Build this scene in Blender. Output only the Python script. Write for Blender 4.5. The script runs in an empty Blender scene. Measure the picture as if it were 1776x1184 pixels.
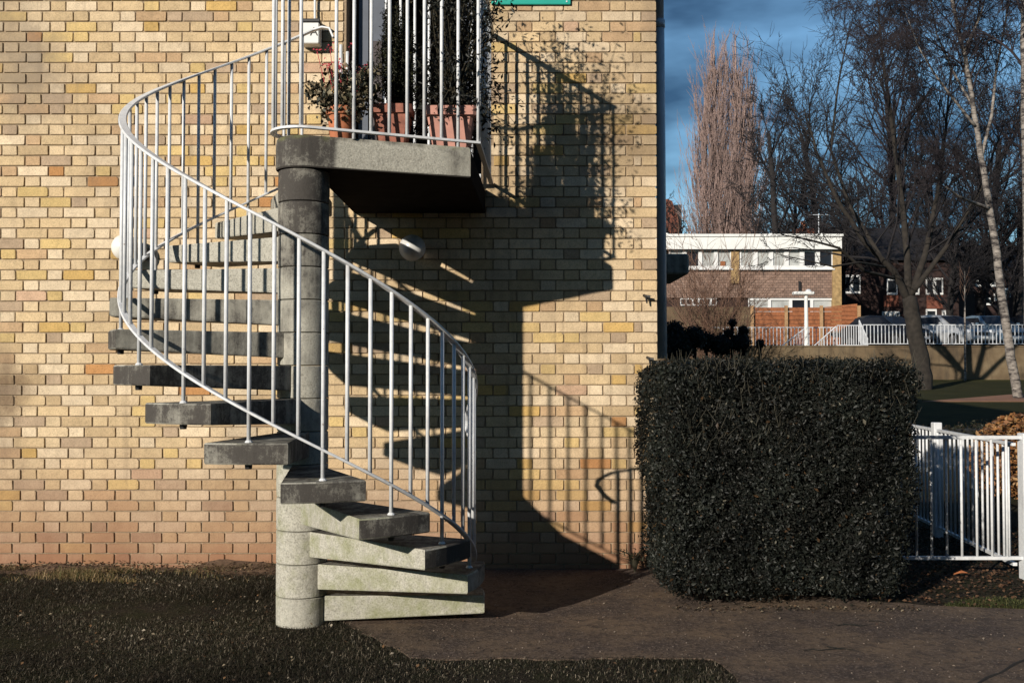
import bpy, math, random
import numpy as np
from mathutils import Vector, Matrix

R = math.radians
rng = random.Random(7)
nr = np.random.default_rng(11)
scene = bpy.context.scene
COL = scene.collection

# ------------------------------------------------------------------ camera
F_PX, CX, CY, HORIZ, EYE = 1800.0, 888.0, 592.0, 642.0, 1.413
PITCH = math.atan((HORIZ - CY) / F_PX)
cam_d = bpy.data.cameras.new('camera')
cam_d.sensor_width = 36.0
cam_d.lens = 36.0 * F_PX / 1776.0
cam_d.clip_start = 0.05
cam_d.clip_end = 3000
cam = bpy.data.objects.new('camera', cam_d)
COL.objects.link(cam)
cam.location = (0, 0, EYE)
cam.rotation_euler = (math.pi / 2 + PITCH, 0, 0)
scene.camera = cam

# ------------------------------------------------------------------ light
SUN_DIR = Vector((0.70, 1.0, -0.40)).normalized()      # the way the light travels
SUN_EL = math.asin(-SUN_DIR.z)
SUN_AZ = math.atan2(-SUN_DIR.x, -SUN_DIR.y)
sd = bpy.data.lights.new('sun', 'SUN')
sd.energy = 5.0
sd.angle = R(0.6)
sd.color = (1.0, 0.92, 0.79)
so = bpy.data.objects.new('sun', sd)
COL.objects.link(so)
so.rotation_euler = SUN_DIR.to_track_quat('-Z', 'Y').to_euler()
so.location = (-10, -12, 12)

world = bpy.data.worlds.new('World')
scene.world = world
world.use_nodes = True
wn = world.node_tree
wn.nodes.clear()
w_out = wn.nodes.new('ShaderNodeOutputWorld')
w_bg = wn.nodes.new('ShaderNodeBackground')
w_sky = wn.nodes.new('ShaderNodeTexSky')
w_sky.sky_type = 'NISHITA'
w_sky.sun_disc = False
w_sky.sun_elevation = SUN_EL
w_sky.sun_rotation = SUN_AZ
w_sky.air_density = 1.0
w_sky.dust_density = 0.0
w_sky.ozone_density = 4.0
w_bg.inputs['Strength'].default_value = 0.05
w_tc = wn.nodes.new('ShaderNodeTexCoord')
w_map = wn.nodes.new('ShaderNodeMapping')
w_map.inputs['Scale'].default_value = (1.0, 1.0, 3.0)
w_map.inputs['Location'].default_value = (0.37, 0.1, 0.22)
w_no = wn.nodes.new('ShaderNodeTexNoise')
w_no.inputs['Scale'].default_value = 3.9
w_no.inputs['Detail'].default_value = 5.0
w_no.inputs['Roughness'].default_value = 0.48
w_cr = wn.nodes.new('ShaderNodeValToRGB')
w_cr.color_ramp.elements[0].position = 0.41
w_cr.color_ramp.elements[0].color = (0.52, 0.68, 0.76, 1)
w_cr.color_ramp.elements[1].position = 0.60
w_cr.color_ramp.elements[1].color = (2.50, 2.70, 2.50, 1)
w_mx = wn.nodes.new('ShaderNodeMix')
w_mx.data_type = 'RGBA'
w_mx.blend_type = 'MULTIPLY'
w_mx.inputs['Factor'].default_value = 1.0
wn.links.new(w_tc.outputs['Generated'], w_map.inputs['Vector'])
wn.links.new(w_map.outputs['Vector'], w_no.inputs['Vector'])
wn.links.new(w_no.outputs['Fac'], w_cr.inputs['Fac'])
wn.links.new(w_sky.outputs['Color'], w_mx.inputs['A'])
wn.links.new(w_cr.outputs['Color'], w_mx.inputs['B'])
wn.links.new(w_mx.outputs['Result'], w_bg.inputs['Color'])
wn.links.new(w_bg.outputs['Background'], w_out.inputs['Surface'])

scene.cycles.diffuse_bounces = 1
scene.cycles.max_bounces = 6
scene.cycles.transparent_max_bounces = 4
vs = scene.view_settings
vs.view_transform = 'Standard'
vs.look = 'None'
vs.exposure = 0.0
vs.gamma = 1.0
vs.use_curve_mapping = False

# ------------------------------------------------------------------ helpers
def tag(o, label=None, cat=None, group=None, kind=None):
    if label: o['label'] = label
    if cat: o['category'] = cat
    if group: o['group'] = group
    if kind: o['kind'] = kind
    return o

def empty(name, loc, label, cat, group=None):
    o = bpy.data.objects.new(name, None)
    o.empty_display_size = 0.2
    COL.objects.link(o)
    o.location = loc
    return tag(o, label, cat, group)

def link(name, me, mat, parent=None):
    o = bpy.data.objects.new(name, me)
    COL.objects.link(o)
    if mat and not me.materials:
        me.materials.append(mat)
    if parent is not None:
        o.parent = parent
        l = world_loc(parent)
        o.matrix_parent_inverse = Matrix.Translation(-l)
    return o

def world_loc(o):
    l = Vector(o.location)
    p = o.parent
    while p is not None:
        # parents here are only ever translated; their inverse cancels that
        return l
    return l

class MB:
    def __init__(s):
        s.v = []; s.f = []
    def add(s, vs_, fs_):
        n = len(s.v)
        s.v += [tuple(v) for v in vs_]
        s.f += [tuple(i + n for i in f) for f in fs_]
        return s
    def box(s, x0, x1, y0, y1, z0, z1):
        return s.add([(x0,y0,z0),(x1,y0,z0),(x1,y1,z0),(x0,y1,z0),(x0,y0,z1),(x1,y0,z1),(x1,y1,z1),(x0,y1,z1)],
                     [(0,3,2,1),(4,5,6,7),(0,1,5,4),(1,2,6,5),(2,3,7,6),(3,0,4,7)])
    def bbox(s, x0, x1, y0, y1, z0, z1, b=0.005):
        """box with bevelled vertical and top/bottom edges"""
        b = min(b, (x1-x0)/2.01, (y1-y0)/2.01, (z1-z0)/2.01)
        def ring(i, z):
            return [(x0+i+b,y0+i,z),(x1-i-b,y0+i,z),(x1-i,y0+i+b,z),(x1-i,y1-i-b,z),(x1-i-b,y1-i,z),(x0+i+b,y1-i,z),(x0+i,y1-i-b,z),(x0+i,y0+i+b,z)]
        return s.loft([ring(b*.6, z0), ring(0, z0+b), ring(0, z1-b), ring(b*.6, z1)])
    def loft(s, rings, cap=True, close=True):
        n = len(rings[0]); vs_ = []; fs_ = []
        for r in rings: vs_ += list(r)
        for i in range(len(rings)-1):
            for j in range(n if close else n-1):
                k = (j+1) % n
                fs_.append((i*n+j, i*n+k, (i+1)*n+k, (i+1)*n+j))
        if cap:
            fs_.append(tuple(range(n-1, -1, -1)))
            m = (len(rings)-1)*n
            fs_.append(tuple(range(m, m+n)))
        return s.add(vs_, fs_)
    def tube(s, pts, rad, sides=8, cap=True):
        pts = [Vector(p) for p in pts]
        if not hasattr(rad, '__len__'): rad = [rad]*len(pts)
        rings = []; ref = None
        for i, p in enumerate(pts):
            d = (pts[min(i+1,len(pts)-1)] - pts[max(i-1,0)]).normalized()
            if ref is None:
                ref = Vector((0,0,1)) if abs(d.z) < .9 else Vector((0,1,0))
            u = d.cross(ref)
            if u.length < 1e-6: u = d.orthogonal()
            u.normalize(); w = u.cross(d).normalized(); ref = w
            rings.append([tuple(p + (u*math.cos(2*math.pi*k/sides) + w*math.sin(2*math.pi*k/sides))*rad[i]) for k in range(sides)])
        return s.loft(rings, cap)
    def lathe(s, c, prof, sides=20, cap=True):
        rings = [[(c[0]+r*math.cos(2*math.pi*k/sides), c[1]+r*math.sin(2*math.pi*k/sides), c[2]+z) for k in range(sides)] for r, z in prof]
        return s.loft(rings, cap)
    def build(s, name, mat, parent=None, smooth=False):
        me = bpy.data.meshes.new(name)
        me.from_pydata(s.v, [], s.f)
        if smooth:
            me.polygons.foreach_set('use_smooth', [True]*len(me.polygons))
        me.update()
        return link(name, me, mat, parent)

def smooth_by_angle(o, ang=35):
    me = o.data
    me.polygons.foreach_set('use_smooth', [True]*len(me.polygons))
    me.set_sharp_from_angle(angle=R(ang))

def np_mesh(name, V, Fq, mat, parent=None, cols=None, smooth=False):
    me = bpy.data.meshes.new(name)
    V = np.asarray(V, dtype=np.float32); Fq = np.asarray(Fq, dtype=np.int32)
    k = Fq.shape[1]
    me.vertices.add(len(V)); me.vertices.foreach_set('co', V.ravel())
    me.loops.add(Fq.size); me.loops.foreach_set('vertex_index', Fq.ravel())
    me.polygons.add(len(Fq))
    me.polygons.foreach_set('loop_start', np.arange(0, Fq.size, k, dtype=np.int32))
    if smooth: me.polygons.foreach_set('use_smooth', np.ones(len(Fq), dtype=bool))
    me.update(calc_edges=True)
    me.validate()
    if cols is not None:
        a = me.color_attributes.new('tone', 'FLOAT_COLOR', 'POINT')
        c4 = np.ones((len(V), 4), dtype=np.float32); c4[:, :3] = cols
        a.data.foreach_set('color', c4.ravel())
    return link(name, me, mat, parent)

def vcol(o, cols):
    me = o.data
    a = me.color_attributes.new('tone', 'FLOAT_COLOR', 'POINT')
    c4 = np.ones((len(me.vertices), 4), dtype=np.float32); c4[:, :3] = np.asarray(cols)
    a.data.foreach_set('color', c4.ravel())

_c, _s = math.cos(PITCH), math.sin(PITCH)
def at(x, y, Y):
    """photo pixel -> point on the plane at depth Y"""
    u = (x - CX)/F_PX; v = (CY - y)/F_PX
    d = Vector((u, _c - _s*v, _s + _c*v))
    t = Y/d.y
    return Vector((d.x*t, Y, EYE + d.z*t))
def on_ground(x, y, z=0.0):
    u = (x - CX)/F_PX; v = (CY - y)/F_PX
    d = Vector((u, _c - _s*v, _s + _c*v))
    t = (z - EYE)/d.z
    return (d.x*t, d.y*t)

# ------------------------------------------------------------------ materials
def nt(name):
    m = bpy.data.materials.new(name); m.use_nodes = True
    t = m.node_tree; t.nodes.clear()
    o = t.nodes.new('ShaderNodeOutputMaterial'); p = t.nodes.new('ShaderNodeBsdfPrincipled')
    t.links.new(p.outputs[0], o.inputs[0])
    return m, t, p

class G:
    """tiny node-graph helper"""
    def __init__(s, t): s.t = t
    def n(s, typ, **kw):
        x = s.t.nodes.new(typ)
        for k, v in kw.items(): setattr(x, k, v)
        return x
    def pos(s): return s.n('ShaderNodeNewGeometry').outputs['Position']
    def noise(s, vec, scale, detail=4, rough=.55, dist=0.0):
        x = s.n('ShaderNodeTexNoise')
        x.inputs['Scale'].default_value = scale; x.inputs['Detail'].default_value = detail
        x.inputs['Roughness'].default_value = rough; x.inputs['Distortion'].default_value = dist
        s.t.links.new(vec, x.inputs['Vector']); return x.outputs['Fac']
    def mapping(s, vec, scale=(1,1,1), loc=(0,0,0)):
        x = s.n('ShaderNodeMapping'); x.inputs['Scale'].default_value = scale; x.inputs['Location'].default_value = loc
        s.t.links.new(vec, x.inputs['Vector']); return x.outputs['Vector']
    def ramp(s, fac, stops):
        x = s.n('ShaderNodeValToRGB'); e = x.color_ramp.elements
        while len(e) < len(stops): e.new(0.5)
        for i, (p, c) in enumerate(stops):
            e[i].position = p
            e[i].color = (c, c, c, 1) if not hasattr(c, '__len__') else (*c, 1)
        s.t.links.new(fac, x.inputs['Fac']); return x.outputs['Color']
    def mix(s, fac, a, b, blend='MIX'):
        x = s.n('ShaderNodeMix'); x.data_type = 'RGBA'; x.blend_type = blend
        for sock, val in (('Factor', fac), ('A', a), ('B', b)):
            i = x.inputs[sock] if sock == 'Factor' else [q for q in x.inputs if q.name == sock and q.type == 'RGBA'][0]
            if hasattr(val, 'is_output'): s.t.links.new(val, i)
            elif sock == 'Factor': i.default_value = val
            else: i.default_value = (*val, 1) if len(val) == 3 else val
        return [q for q in x.outputs if q.type == 'RGBA'][0]
    def math(s, op, a, b=None):
        x = s.n('ShaderNodeMath', operation=op)
        for i, val in enumerate((a, b)):
            if val is None: continue
            if hasattr(val, 'is_output'): s.t.links.new(val, x.inputs[i])
            else: x.inputs[i].default_value = val
        return x.outputs[0]
    def bump(s, p, h, strength=.4, dist=.01):
        x = s.n('ShaderNodeBump'); x.inputs['Strength'].default_value = strength; x.inputs['Distance'].default_value = dist
        s.t.links.new(h, x.inputs['Height']); s.t.links.new(x.outputs[0], p.inputs['Normal'])

def simple(name, col, rough=.6, var=.25, scale=20, metal=0.0, bump=0.0, spec=.5):
    m, t, p = nt(name); g = G(t)
    n = g.noise(g.pos(), scale, 5)
    lo = tuple(c*(1-var) for c in col); hi = tuple(min(1, c*(1+var)) for c in col)
    t.links.new(g.ramp(n, [(.3, lo), (.7, hi)]), p.inputs['Base Color'])
    p.inputs['Roughness'].default_value = rough; p.inputs['Metallic'].default_value = metal
    p.inputs['Specular IOR Level'].default_value = spec
    if bump: g.bump(p, n, bump, .01)
    return m

def tone_mat(name, rough=.7, spec=.3, var=.2, scale=60, bump=0.0):
    m, t, p = nt(name); g = G(t)
    a = g.n('ShaderNodeVertexColor', layer_name='tone').outputs['Color']
    n = g.noise(g.pos(), scale, 3)
    t.links.new(g.mix(1.0, a, g.ramp(n, [(.3, 1-var), (.7, 1.0)]), 'MULTIPLY'), p.inputs['Base Color'])
    p.inputs['Roughness'].default_value = rough; p.inputs['Specular IOR Level'].default_value = spec
    if bump: g.bump(p, n, bump, .004)
    return m

def brick_mat(name, source):
    m, t, p = nt(name); g = G(t)
    if source == 'object': c = g.n('ShaderNodeObjectInfo').outputs['Color']
    else: c = g.n('ShaderNodeVertexColor', layer_name='tone').outputs['Color']
    P = g.pos()
    fine = g.noise(P, 95, 5, .7)
    mid = g.noise(P, 14, 4, .6)
    big = g.noise(g.mapping(P, (1, 1, .8), (3.1, 0, 1.7)), 1.25, 5, .6)
    c = g.mix(.75, c, g.ramp(mid, [(.25, .78), (.7, 1.08)]), 'MULTIPLY')
    c = g.mix(.8, c, g.ramp(fine, [(.30, .62), (.55, 1.04)]), 'MULTIPLY')
    # small dark blow holes
    vo = g.n('ShaderNodeTexVoronoi'); vo.inputs['Scale'].default_value = 95
    t.links.new(P, vo.inputs['Vector'])
    hole = g.ramp(vo.outputs['Distance'], [(.10, 1.0), (.16, 0.0)])
    hm = g.math('MULTIPLY', hole, g.ramp(g.noise(P, 9, 2), [(.52, 0.0), (.62, 1.0)]))
    c = g.mix(hm, c, (.13, .08, .05))
    # soot drifting over whole areas
    c = g.mix(g.ramp(big, [(.50, 0.0), (.72, .55)]), c, (.20, .15, .11))
    # water streaks and two sooty patches
    st = g.noise(g.mapping(P, (5.5, 1, .35)), 2.6, 5, .65)
    c = g.mix(g.ramp(st, [(.56, 0.0), (.76, .4)]), c, (.20, .15, .105))
    for sx_, sz_, sr_, col_ in ((-3.50, 3.55, 1.5, (.25, .20, .155)), (-3.62, 1.27, 2.4, (.10, .055, .035)), (.75, 3.1, 2.0, (.22, .15, .08))):
        vd = g.n('ShaderNodeVectorMath', operation='DISTANCE'); t.links.new(P, vd.inputs[0]); vd.inputs[1].default_value = (sx_, 7.44, sz_)
        dd = g.math('ADD', g.math('MULTIPLY', vd.outputs['Value'], sr_), g.math('MULTIPLY', g.math('SUBTRACT', g.noise(P, 4.5, 6, .7), .5), 1.3))
        c = g.mix(g.ramp(dd, [(.10, .7), (.70, 0.0)]), c, col_)
    # rising damp and splash staining above the soil line
    sep = g.n('ShaderNodeSeparateXYZ'); t.links.new(P, sep.inputs[0])
    zz = g.math('ADD', sep.outputs['Z'], g.math('MULTIPLY', g.math('SUBTRACT', g.noise(g.mapping(P, (1, 1, .5)), 3.2, 5), .5), .30))
    damp = g.ramp(zz, [(.05, .9), (.22, .66), (.60, .30), (.98, 0.0)])
    c = g.mix(damp, c, (.29, .14, .082))
    t.links.new(c, p.inputs['Base Color'])
    p.inputs['Roughness'].default_value = .9; p.inputs['Specular IOR Level'].default_value = .2
    h = g.math('SUBTRACT', g.math('ADD', g.math('MULTIPLY', fine, .6), g.math('MULTIPLY', mid, .8)), hm)
    g.bump(p, h, .8, .007)
    return m

M = {}
M['brick_object'] = brick_mat('stock_brick', 'object')
M['brick_tone'] = brick_mat('stock_brick_field', 'tone')
def mortar_mat():
    m, t, p = nt('mortar'); g = G(t); P = g.pos()
    n = g.noise(P, 60, 5, .7); b = g.noise(P, 2.2, 4)
    c = g.ramp(n, [(.3, (.24, .17, .11)), (.7, (.43, .325, .215))])
    c = g.mix(g.ramp(b, [(.5, 0.0), (.75, .5)]), c, (.22, .165, .12))
    t.links.new(c, p.inputs['Base Color']); p.inputs['Roughness'].default_value = .95
    g.bump(p, n, .8, .006); return m
M['mortar'] = mortar_mat()

def concrete_mat(name):
    """tone.r = grime and painted shade under the landing slab, tone.g = algae, tone.b = paleness"""
    m, t, p = nt(name); g = G(t); P = g.pos()
    a = g.n('ShaderNodeSeparateColor'); t.links.new(g.n('ShaderNodeVertexColor', layer_name='tone').outputs['Color'], a.inputs[0])
    fine = g.noise(P, 110, 4, .75); mid = g.noise(P, 30, 6, .72); big = g.noise(P, 5.5, 4, .6)
    c = g.ramp(mid, [(.25, (.36, .34, .29)), (.75, (.56, .54, .47))])
    c = g.mix(.9, c, g.ramp(fine, [(.34, .50), (.56, 1.06)]), 'MULTIPLY')
    gr = g.math('ADD', a.outputs[0], g.math('MULTIPLY', g.math('SUBTRACT', big, .5), 1.1))
    gr = g.math('ADD', gr, g.math('MULTIPLY', g.math('SUBTRACT', mid, .5), .9))
    gr = g.math('ADD', gr, g.math('MULTIPLY', g.math('SUBTRACT', fine, .5), 1.0))
    drip = g.noise(g.mapping(P, (9, 9, .9)), 2.2, 5, .65)
    gr = g.math('ADD', gr, g.math('MULTIPLY', g.math('SUBTRACT', drip, .5), .9))
    c = g.mix(g.ramp(gr, [(.30, 0.0), (.85, .93)]), c, (.045, .039, .037))
    al = g.math('ADD', a.outputs[1], g.math('MULTIPLY', g.math('SUBTRACT', g.noise(P, 8, 5, .65), .5), 1.2))
    c = g.mix(g.ramp(al, [(.38, 0.0), (.85, .85)]), c, (.19, .205, .07))
    t.links.new(c, p.inputs['Base Color'])
    p.inputs['Roughness'].default_value = .92; p.inputs['Specular IOR Level'].default_value = .2
    g.bump(p, g.math('ADD', g.math('MULTIPLY', fine, .5), mid), .6, .006)
    return m
M['concrete'] = concrete_mat('weathered_concrete')

def rail_mat():
    m, t, p = nt('white_gloss_paint'); g = G(t); P = g.pos()
    n = g.noise(P, 30, 5, .7); b = g.noise(g.mapping(P, (1, 1, .25)), 9, 3)
    c = g.ramp(n, [(.3, (.60, .62, .66)), (.6, (.76, .77, .79))])
    c = g.mix(g.ramp(b, [(.60, 0.0), (.72, .45)]), c, (.38, .37, .37))
    rust = g.ramp(g.noise(P, 55, 4, .7), [(.66, 0.0), (.73, .85)])
    c = g.mix(rust, c, (.20, .13, .10))
    t.links.new(c, p.inputs['Base Color']); p.inputs['Roughness'].default_value = .42
    g.bump(p, n, .12, .003); return m
M['rail'] = rail_mat()

def ground_mat():
    m, t, p = nt('ground_turf_soil'); g = G(t); P = g.pos()
    n = g.noise(P, 3.0, 6, .65); f = g.noise(P, 45, 5, .7)
    c = g.ramp(f, [(.3, (.016, .013, .011)), (.7, (.058, .045, .034))])
    c = g.mix(g.ramp(n, [(.40, 0.0), (.60, .85)]), c, g.ramp(f, [(.3, (.016, .018, .009)), (.7, (.045, .045, .020))]))
    sep = g.n('ShaderNodeSeparateXYZ'); t.links.new(P, sep.inputs[0])
    far = g.ramp(g.math('MULTIPLY', sep.outputs['Y'], .01), [(.13, 0.0), (.20, 1.0)])
    lawn = g.ramp(g.noise(P, 1.1, 6, .7), [(.3, (.022, .026, .010)), (.7, (.060, .055, .022))])
    c = g.mix(far, c, lawn)
    # car park asphalt beyond the retaining wall
    c = g.mix(g.ramp(g.math('MULTIPLY', sep.outputs['Y'], .01), [(.4195, 0.0), (.4205, 1.0)]), c, (.05, .05, .052))
    t.links.new(c, p.inputs['Base Color']); p.inputs['Roughness'].default_value = 1.0
    p.inputs['Specular IOR Level'].default_value = .1
    g.bump(p, f, .9, .03); return m
M['ground'] = ground_mat()

def path_mat():
    m, t, p = nt('worn_tarmac'); g = G(t); P = g.pos()
    f = g.noise(P, 55, 5, .85); b = g.noise(P, 2.0, 5, .6); md = g.noise(P, 17, 5, .6)
    c = g.ramp(f, [(.36, (.042, .030, .025)), (.52, (.105, .076, .062)), (.66, (.26, .20, .165))])
    c = g.mix(g.ramp(b, [(.40, 0.0), (.64, .75)]), c, (.21, .145, .095))
    c = g.mix(g.ramp(md, [(.50, 0.0), (.70, .8)]), c, (.050, .038, .033))
    c = g.mix(g.ramp(g.noise(P, 5.5, 6, .7), [(.55, 0.0), (.68, .65)]), c, (.045, .035, .032))
    vo = g.n('ShaderNodeTexVoronoi'); vo.inputs['Scale'].default_value = 70; t.links.new(P, vo.inputs['Vector'])
    c = g.mix(g.math('MULTIPLY', g.ramp(vo.outputs['Distance'], [(.08, 1.0), (.12, 0.0)]), .6), c, (.34, .30, .26))
    t.links.new(c, p.inputs['Base Color']); p.inputs['Roughness'].default_value = .95
    p.inputs['Specular IOR Level'].default_value = .2
    g.bump(p, g.math('ADD', f, md), .9, .008); return m
M['path'] = path_mat()

M['blade'] = tone_mat('grass_blades', .75, .15, .1)
M['hedge'] = tone_mat('glossy_privet_leaf', .48, .22, .15)
M['leaf'] = tone_mat('plant_leaf', .55, .35, .15)
M['litter'] = tone_mat('dead_leaf', .85, .2, .3, 80)
M['core'] = simple('twiggy_shade', (.010, .010, .008), 1.0, .3, 30)
M['pipe'] = simple('blue_grey_pipe', (.74, .78, .86), .28, .08, 9)
M['terracotta'] = simple('terracotta', (.46, .16, .075), .85, .22, 14, bump=.2)
M['pink_pot'] = simple('pink_clay', (.50, .25, .20), .85, .2, 11, bump=.2)
M['red_pot'] = simple('red_clay', (.30, .115, .08), .85, .3, 25, bump=.3)
M['soil'] = simple('potting_soil', (.03, .02, .015), 1.0, .4, 60, bump=.6)
M['opal'] = simple('opal_glass', (.80, .78, .74), .22, .06, 6)
M['prism'] = simple('ribbed_glass', (.97, .97, .95), .30, .1, 6)
M['prism'].node_tree.nodes['Principled BSDF'].inputs['Transmission Weight'].default_value = .35
M['black'] = simple('black_plastic', (.015, .015, .017), .5, .2, 12)
M['white_box'] = simple('white_plastic', (.78, .78, .76), .45, .05, 12)
M['teal'] = simple('teal_enamel', (.015, .36, .29), .4, .06, 9)
M['door'] = simple('blue_grey_door_paint', (.085, .10, .135), .45, .12, 10)
M['door_brown'] = simple('brown_door_panel', (.045, .032, .035), .5, .2, 10)
M['dark_in'] = simple('dark_interior', (.018, .018, .022), .8, .2, 5)
M['stalk'] = simple('green_stem', (.045, .038, .022), .8, .3, 40)
M['flower'] = simple('red_flower', (.45, .05, .07), .6, .3, 60)

# ------------------------------------------------------------------ setting: ground and path
RET_Y = 42.0
def terrain(x, y):
    if y < 9: z = 0.0
    elif y < RET_Y: z = 1.04*(y-9)/33.0
    else: z = 2.39
    return z
ys = [-80,-30,-12,-4,0,2,3,4,4.6,5.2,5.8,6.4,7,7.6,8.3,9,10,12,14,17,20,24,28,32,36,40,42.0,42.06,46,52,60,75,100,160,300,600,1400]
xs = [-900,-300,-120,-60,-30,-15,-9,-6,-4.5,-3.5,-2.6,-1.8,-1.2,-.6,0,.6,1.2,1.8,2.5,3.2,4,5,7,9,12,15,18,22,27,33,40,60,120,300,900]
V = []; Fq = []
for j, y in enumerate(ys):
    for i, x in enumerate(xs):
        z = terrain(x, min(y, 42.0-1e-6)) if y <= 42.0 else 2.39
        if 3 < y < 9 and -6 < x < 6: z -= 0.004
        V.append((x, y, z))
nx = len(xs)
for j in range(len(ys)-1):
    for i in range(nx-1):
        Fq.append((j*nx+i, j*nx+i+1, (j+1)*nx+i+1, (j+1)*nx+i))
g_o = np_mesh('ground', V, Fq, M['ground'])
tag(g_o, kind='structure')

PATH_PX = [(652,1106),(672,1118),(690,1128),(715,1140),(790,1143),(860,1141),(960,1144),(1100,1140),(1180,1141),(1235,1143),(1252,1152),(1266,1164),(1280,1180),(1300,1215),(1330,1290),
           (2300,1290),(2300,1068),(1900,1060),(1776,1056),(1690,1053),(1600,1049),(1480,1040),(1300,1020),(1160,1000),(1120,980)]
PATH = [on_ground(*q) for q in PATH_PX] + [(1.03, 7.44), (-1.0, 7.44), (-1.02, 6.4), (-1.0, 6.0), (-.86, 5.75)]
_pp = []
for i, (xa, ya) in enumerate(PATH):
    xb, yb = PATH[(i+1) % len(PATH)]
    L_ = math.hypot(xb-xa, yb-ya); m_ = max(1, int(L_/.06)) if L_ < 1.6 else 1
    for k in range(m_):
        j_ = .010 if m_ > 1 and ya < 7.2 else 0
        _pp.append((xa+(xb-xa)*k/m_+rng.gauss(0, j_), ya+(yb-ya)*k/m_+rng.gauss(0, j_)))
PATH = _pp
mb = MB()
n = len(PATH)
mb.add([(x, y, .0025) for x, y in PATH] + [(x, y, -.05) for x, y in PATH], [tuple(range(n))] + [(i, i+n, (i+1) % n+n, (i+1) % n) for i in range(n)])
path = mb.build('path', M['path'])
tag(path, kind='structure')
jp = [on_ground(x, y) for x, y in ((1690, 1190), (1712, 1176), (1738, 1166), (1760, 1152), (1790, 1140), (1850, 1118))]
mbj = MB()
for i in range(len(jp)-1):
    (xa, ya), (xb, yb) = jp[i], jp[i+1]
    mbj.tube([(xa, ya, .0025), (xb, yb, .0025)], [.009 if i % 2 else .006, .006 if i % 2 else .009], 5)
mbj.build('open_joint', simple('joint_soil', (.018, .014, .012), 1.0, .4, 60), path)
def in_path(x, y):
    c = False; j = n-1
    for i in range(n):
        xi, yi = PATH[i]; xj, yj = PATH[j]
        if (yi > y) != (yj > y) and x < (xj-xi)*(y-yi)/(yj-yi)+xi: c = not c
        j = i
    return c

# ------------------------------------------------------------------ brick building
WY = 7.44                       # face of the bricks
WX = 1.043                      # corner of the building
BACK = WY + 9.0
bld = empty('brick_building', (WX, WY, 0), 'pale yellow stock brick building with the spiral staircase against its wall', 'building')
DX0, DX1, DZ0, DZ1 = -1.22, -.20, 2.72, 4.95
mb = MB()
MY = WY + .0095                  # mortar face
TOPZ = 6.3
mb.box(-9, DX0+.02, MY, MY+.24, -.3, TOPZ)
mb.box(DX1-.02, WX-.009, MY, MY+.24, -.3, TOPZ)
mb.box(DX0+.02, DX1-.02, MY, MY+.24, -.3, DZ0-.02)
mb.box(DX0+.02, DX1-.02, MY, MY+.24, DZ1+.02, TOPZ)
wall = mb.build('wall', M['mortar'], bld)
mb = MB()
mb.box(WX-.25, WX-.009, MY+.243, BACK, -.3, TOPZ)
mb.box(-9, WX-.253, BACK-.25, BACK, -.3, TOPZ)
mb.box(-9.2, WX+.02, WY-.06, BACK+.06, TOPZ, TOPZ+.18)
mb.build('side_wall_and_roof', M['mortar'], bld)

def brick_shape(w, h, seed):
    r = random.Random(seed)
    c = r.uniform(.003, .006)
    def pts(ins, jit):
        out = []
        for sx, sz in ((-1,-1),(1,-1),(1,1),(-1,1)):
            q = r.uniform(.6, 1.3)*c if r.random() < .8 else r.uniform(.007, .012)
            a = (sx*(w/2-ins), sz*(h/2-ins-q)); b = (sx*(w/2-ins-q), sz*(h/2-ins))
            out += ([a, b] if sx*sz > 0 else [b, a])
        return [(x+r.uniform(-jit, jit), z+r.uniform(-jit, jit)) for x, z in out]
    outer = pts(0, .0012)
    inner = [(x*(1-.005/w), z*(1-.0035/h)) for x, z in outer]
    dy = [r.uniform(-.0015, .0015) for _ in range(8)]
    Vv = [(x, dy[i], z) for i, (x, z) in enumerate(inner)] + [(x, .0028, z) for x, z in outer] + [(x, .024, z) for x, z in outer]
    # outlines run counter-clockwise seen from -Y
    Ff = [tuple(range(8))]
    for b in (0, 8):
        for i in range(8):
            j = (i+1) % 8
            Ff.append((b+i, b+8+i, b+8+j, b+j))
    return Vv, Ff

PAL = [((.62,.505,.335), 30), ((.66,.56,.405), 27), ((.58,.46,.285), 24), ((.52,.405,.25), 12), ((.59,.455,.215), 8), ((.55,.385,.15), 3.5), ((.50,.36,.22), 5), ((.42,.33,.235), 5), ((.48,.26,.11), .6), ((.52,.37,.26), 2)]
def brick_colour():
    t = rng.uniform(0, sum(w for _, w in PAL))
    for c, w in PAL:
        t -= w
        if t <= 0: break
    k = rng.uniform(.90, 1.10)
    return (c[0]*k*1.17, c[1]*k*1.10, c[2]*k*1.06)

COURSE, J = .075, .0085
Z_OFF = 1.413 + (642-522)/242.0 - 26*COURSE    # a bed joint lies at photo row 522
S, H, Q = .2165, .104, .049
lay = []                        # (x centre, z centre, width, kind)
for ci in range(-1, 72):
    z0 = Z_OFF + ci*COURSE + J/2
    x = WX
    seq = []
    if ci % 2 == 0: seq = [('s', S)]
    else: seq = [('h', H), ('q', Q), ('s', S)]
    last = 's'; i = 0
    while x > -5.3:
        if i < len(seq): k, w = seq[i]
        else:
            k, w = ('h', H) if last == 's' else ('s', S)
        last = k if k != 'q' else 'h'
        lay.append((x-w/2, z0+(COURSE-J)/2, w, k))
        x -= w + J; i += 1

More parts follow.
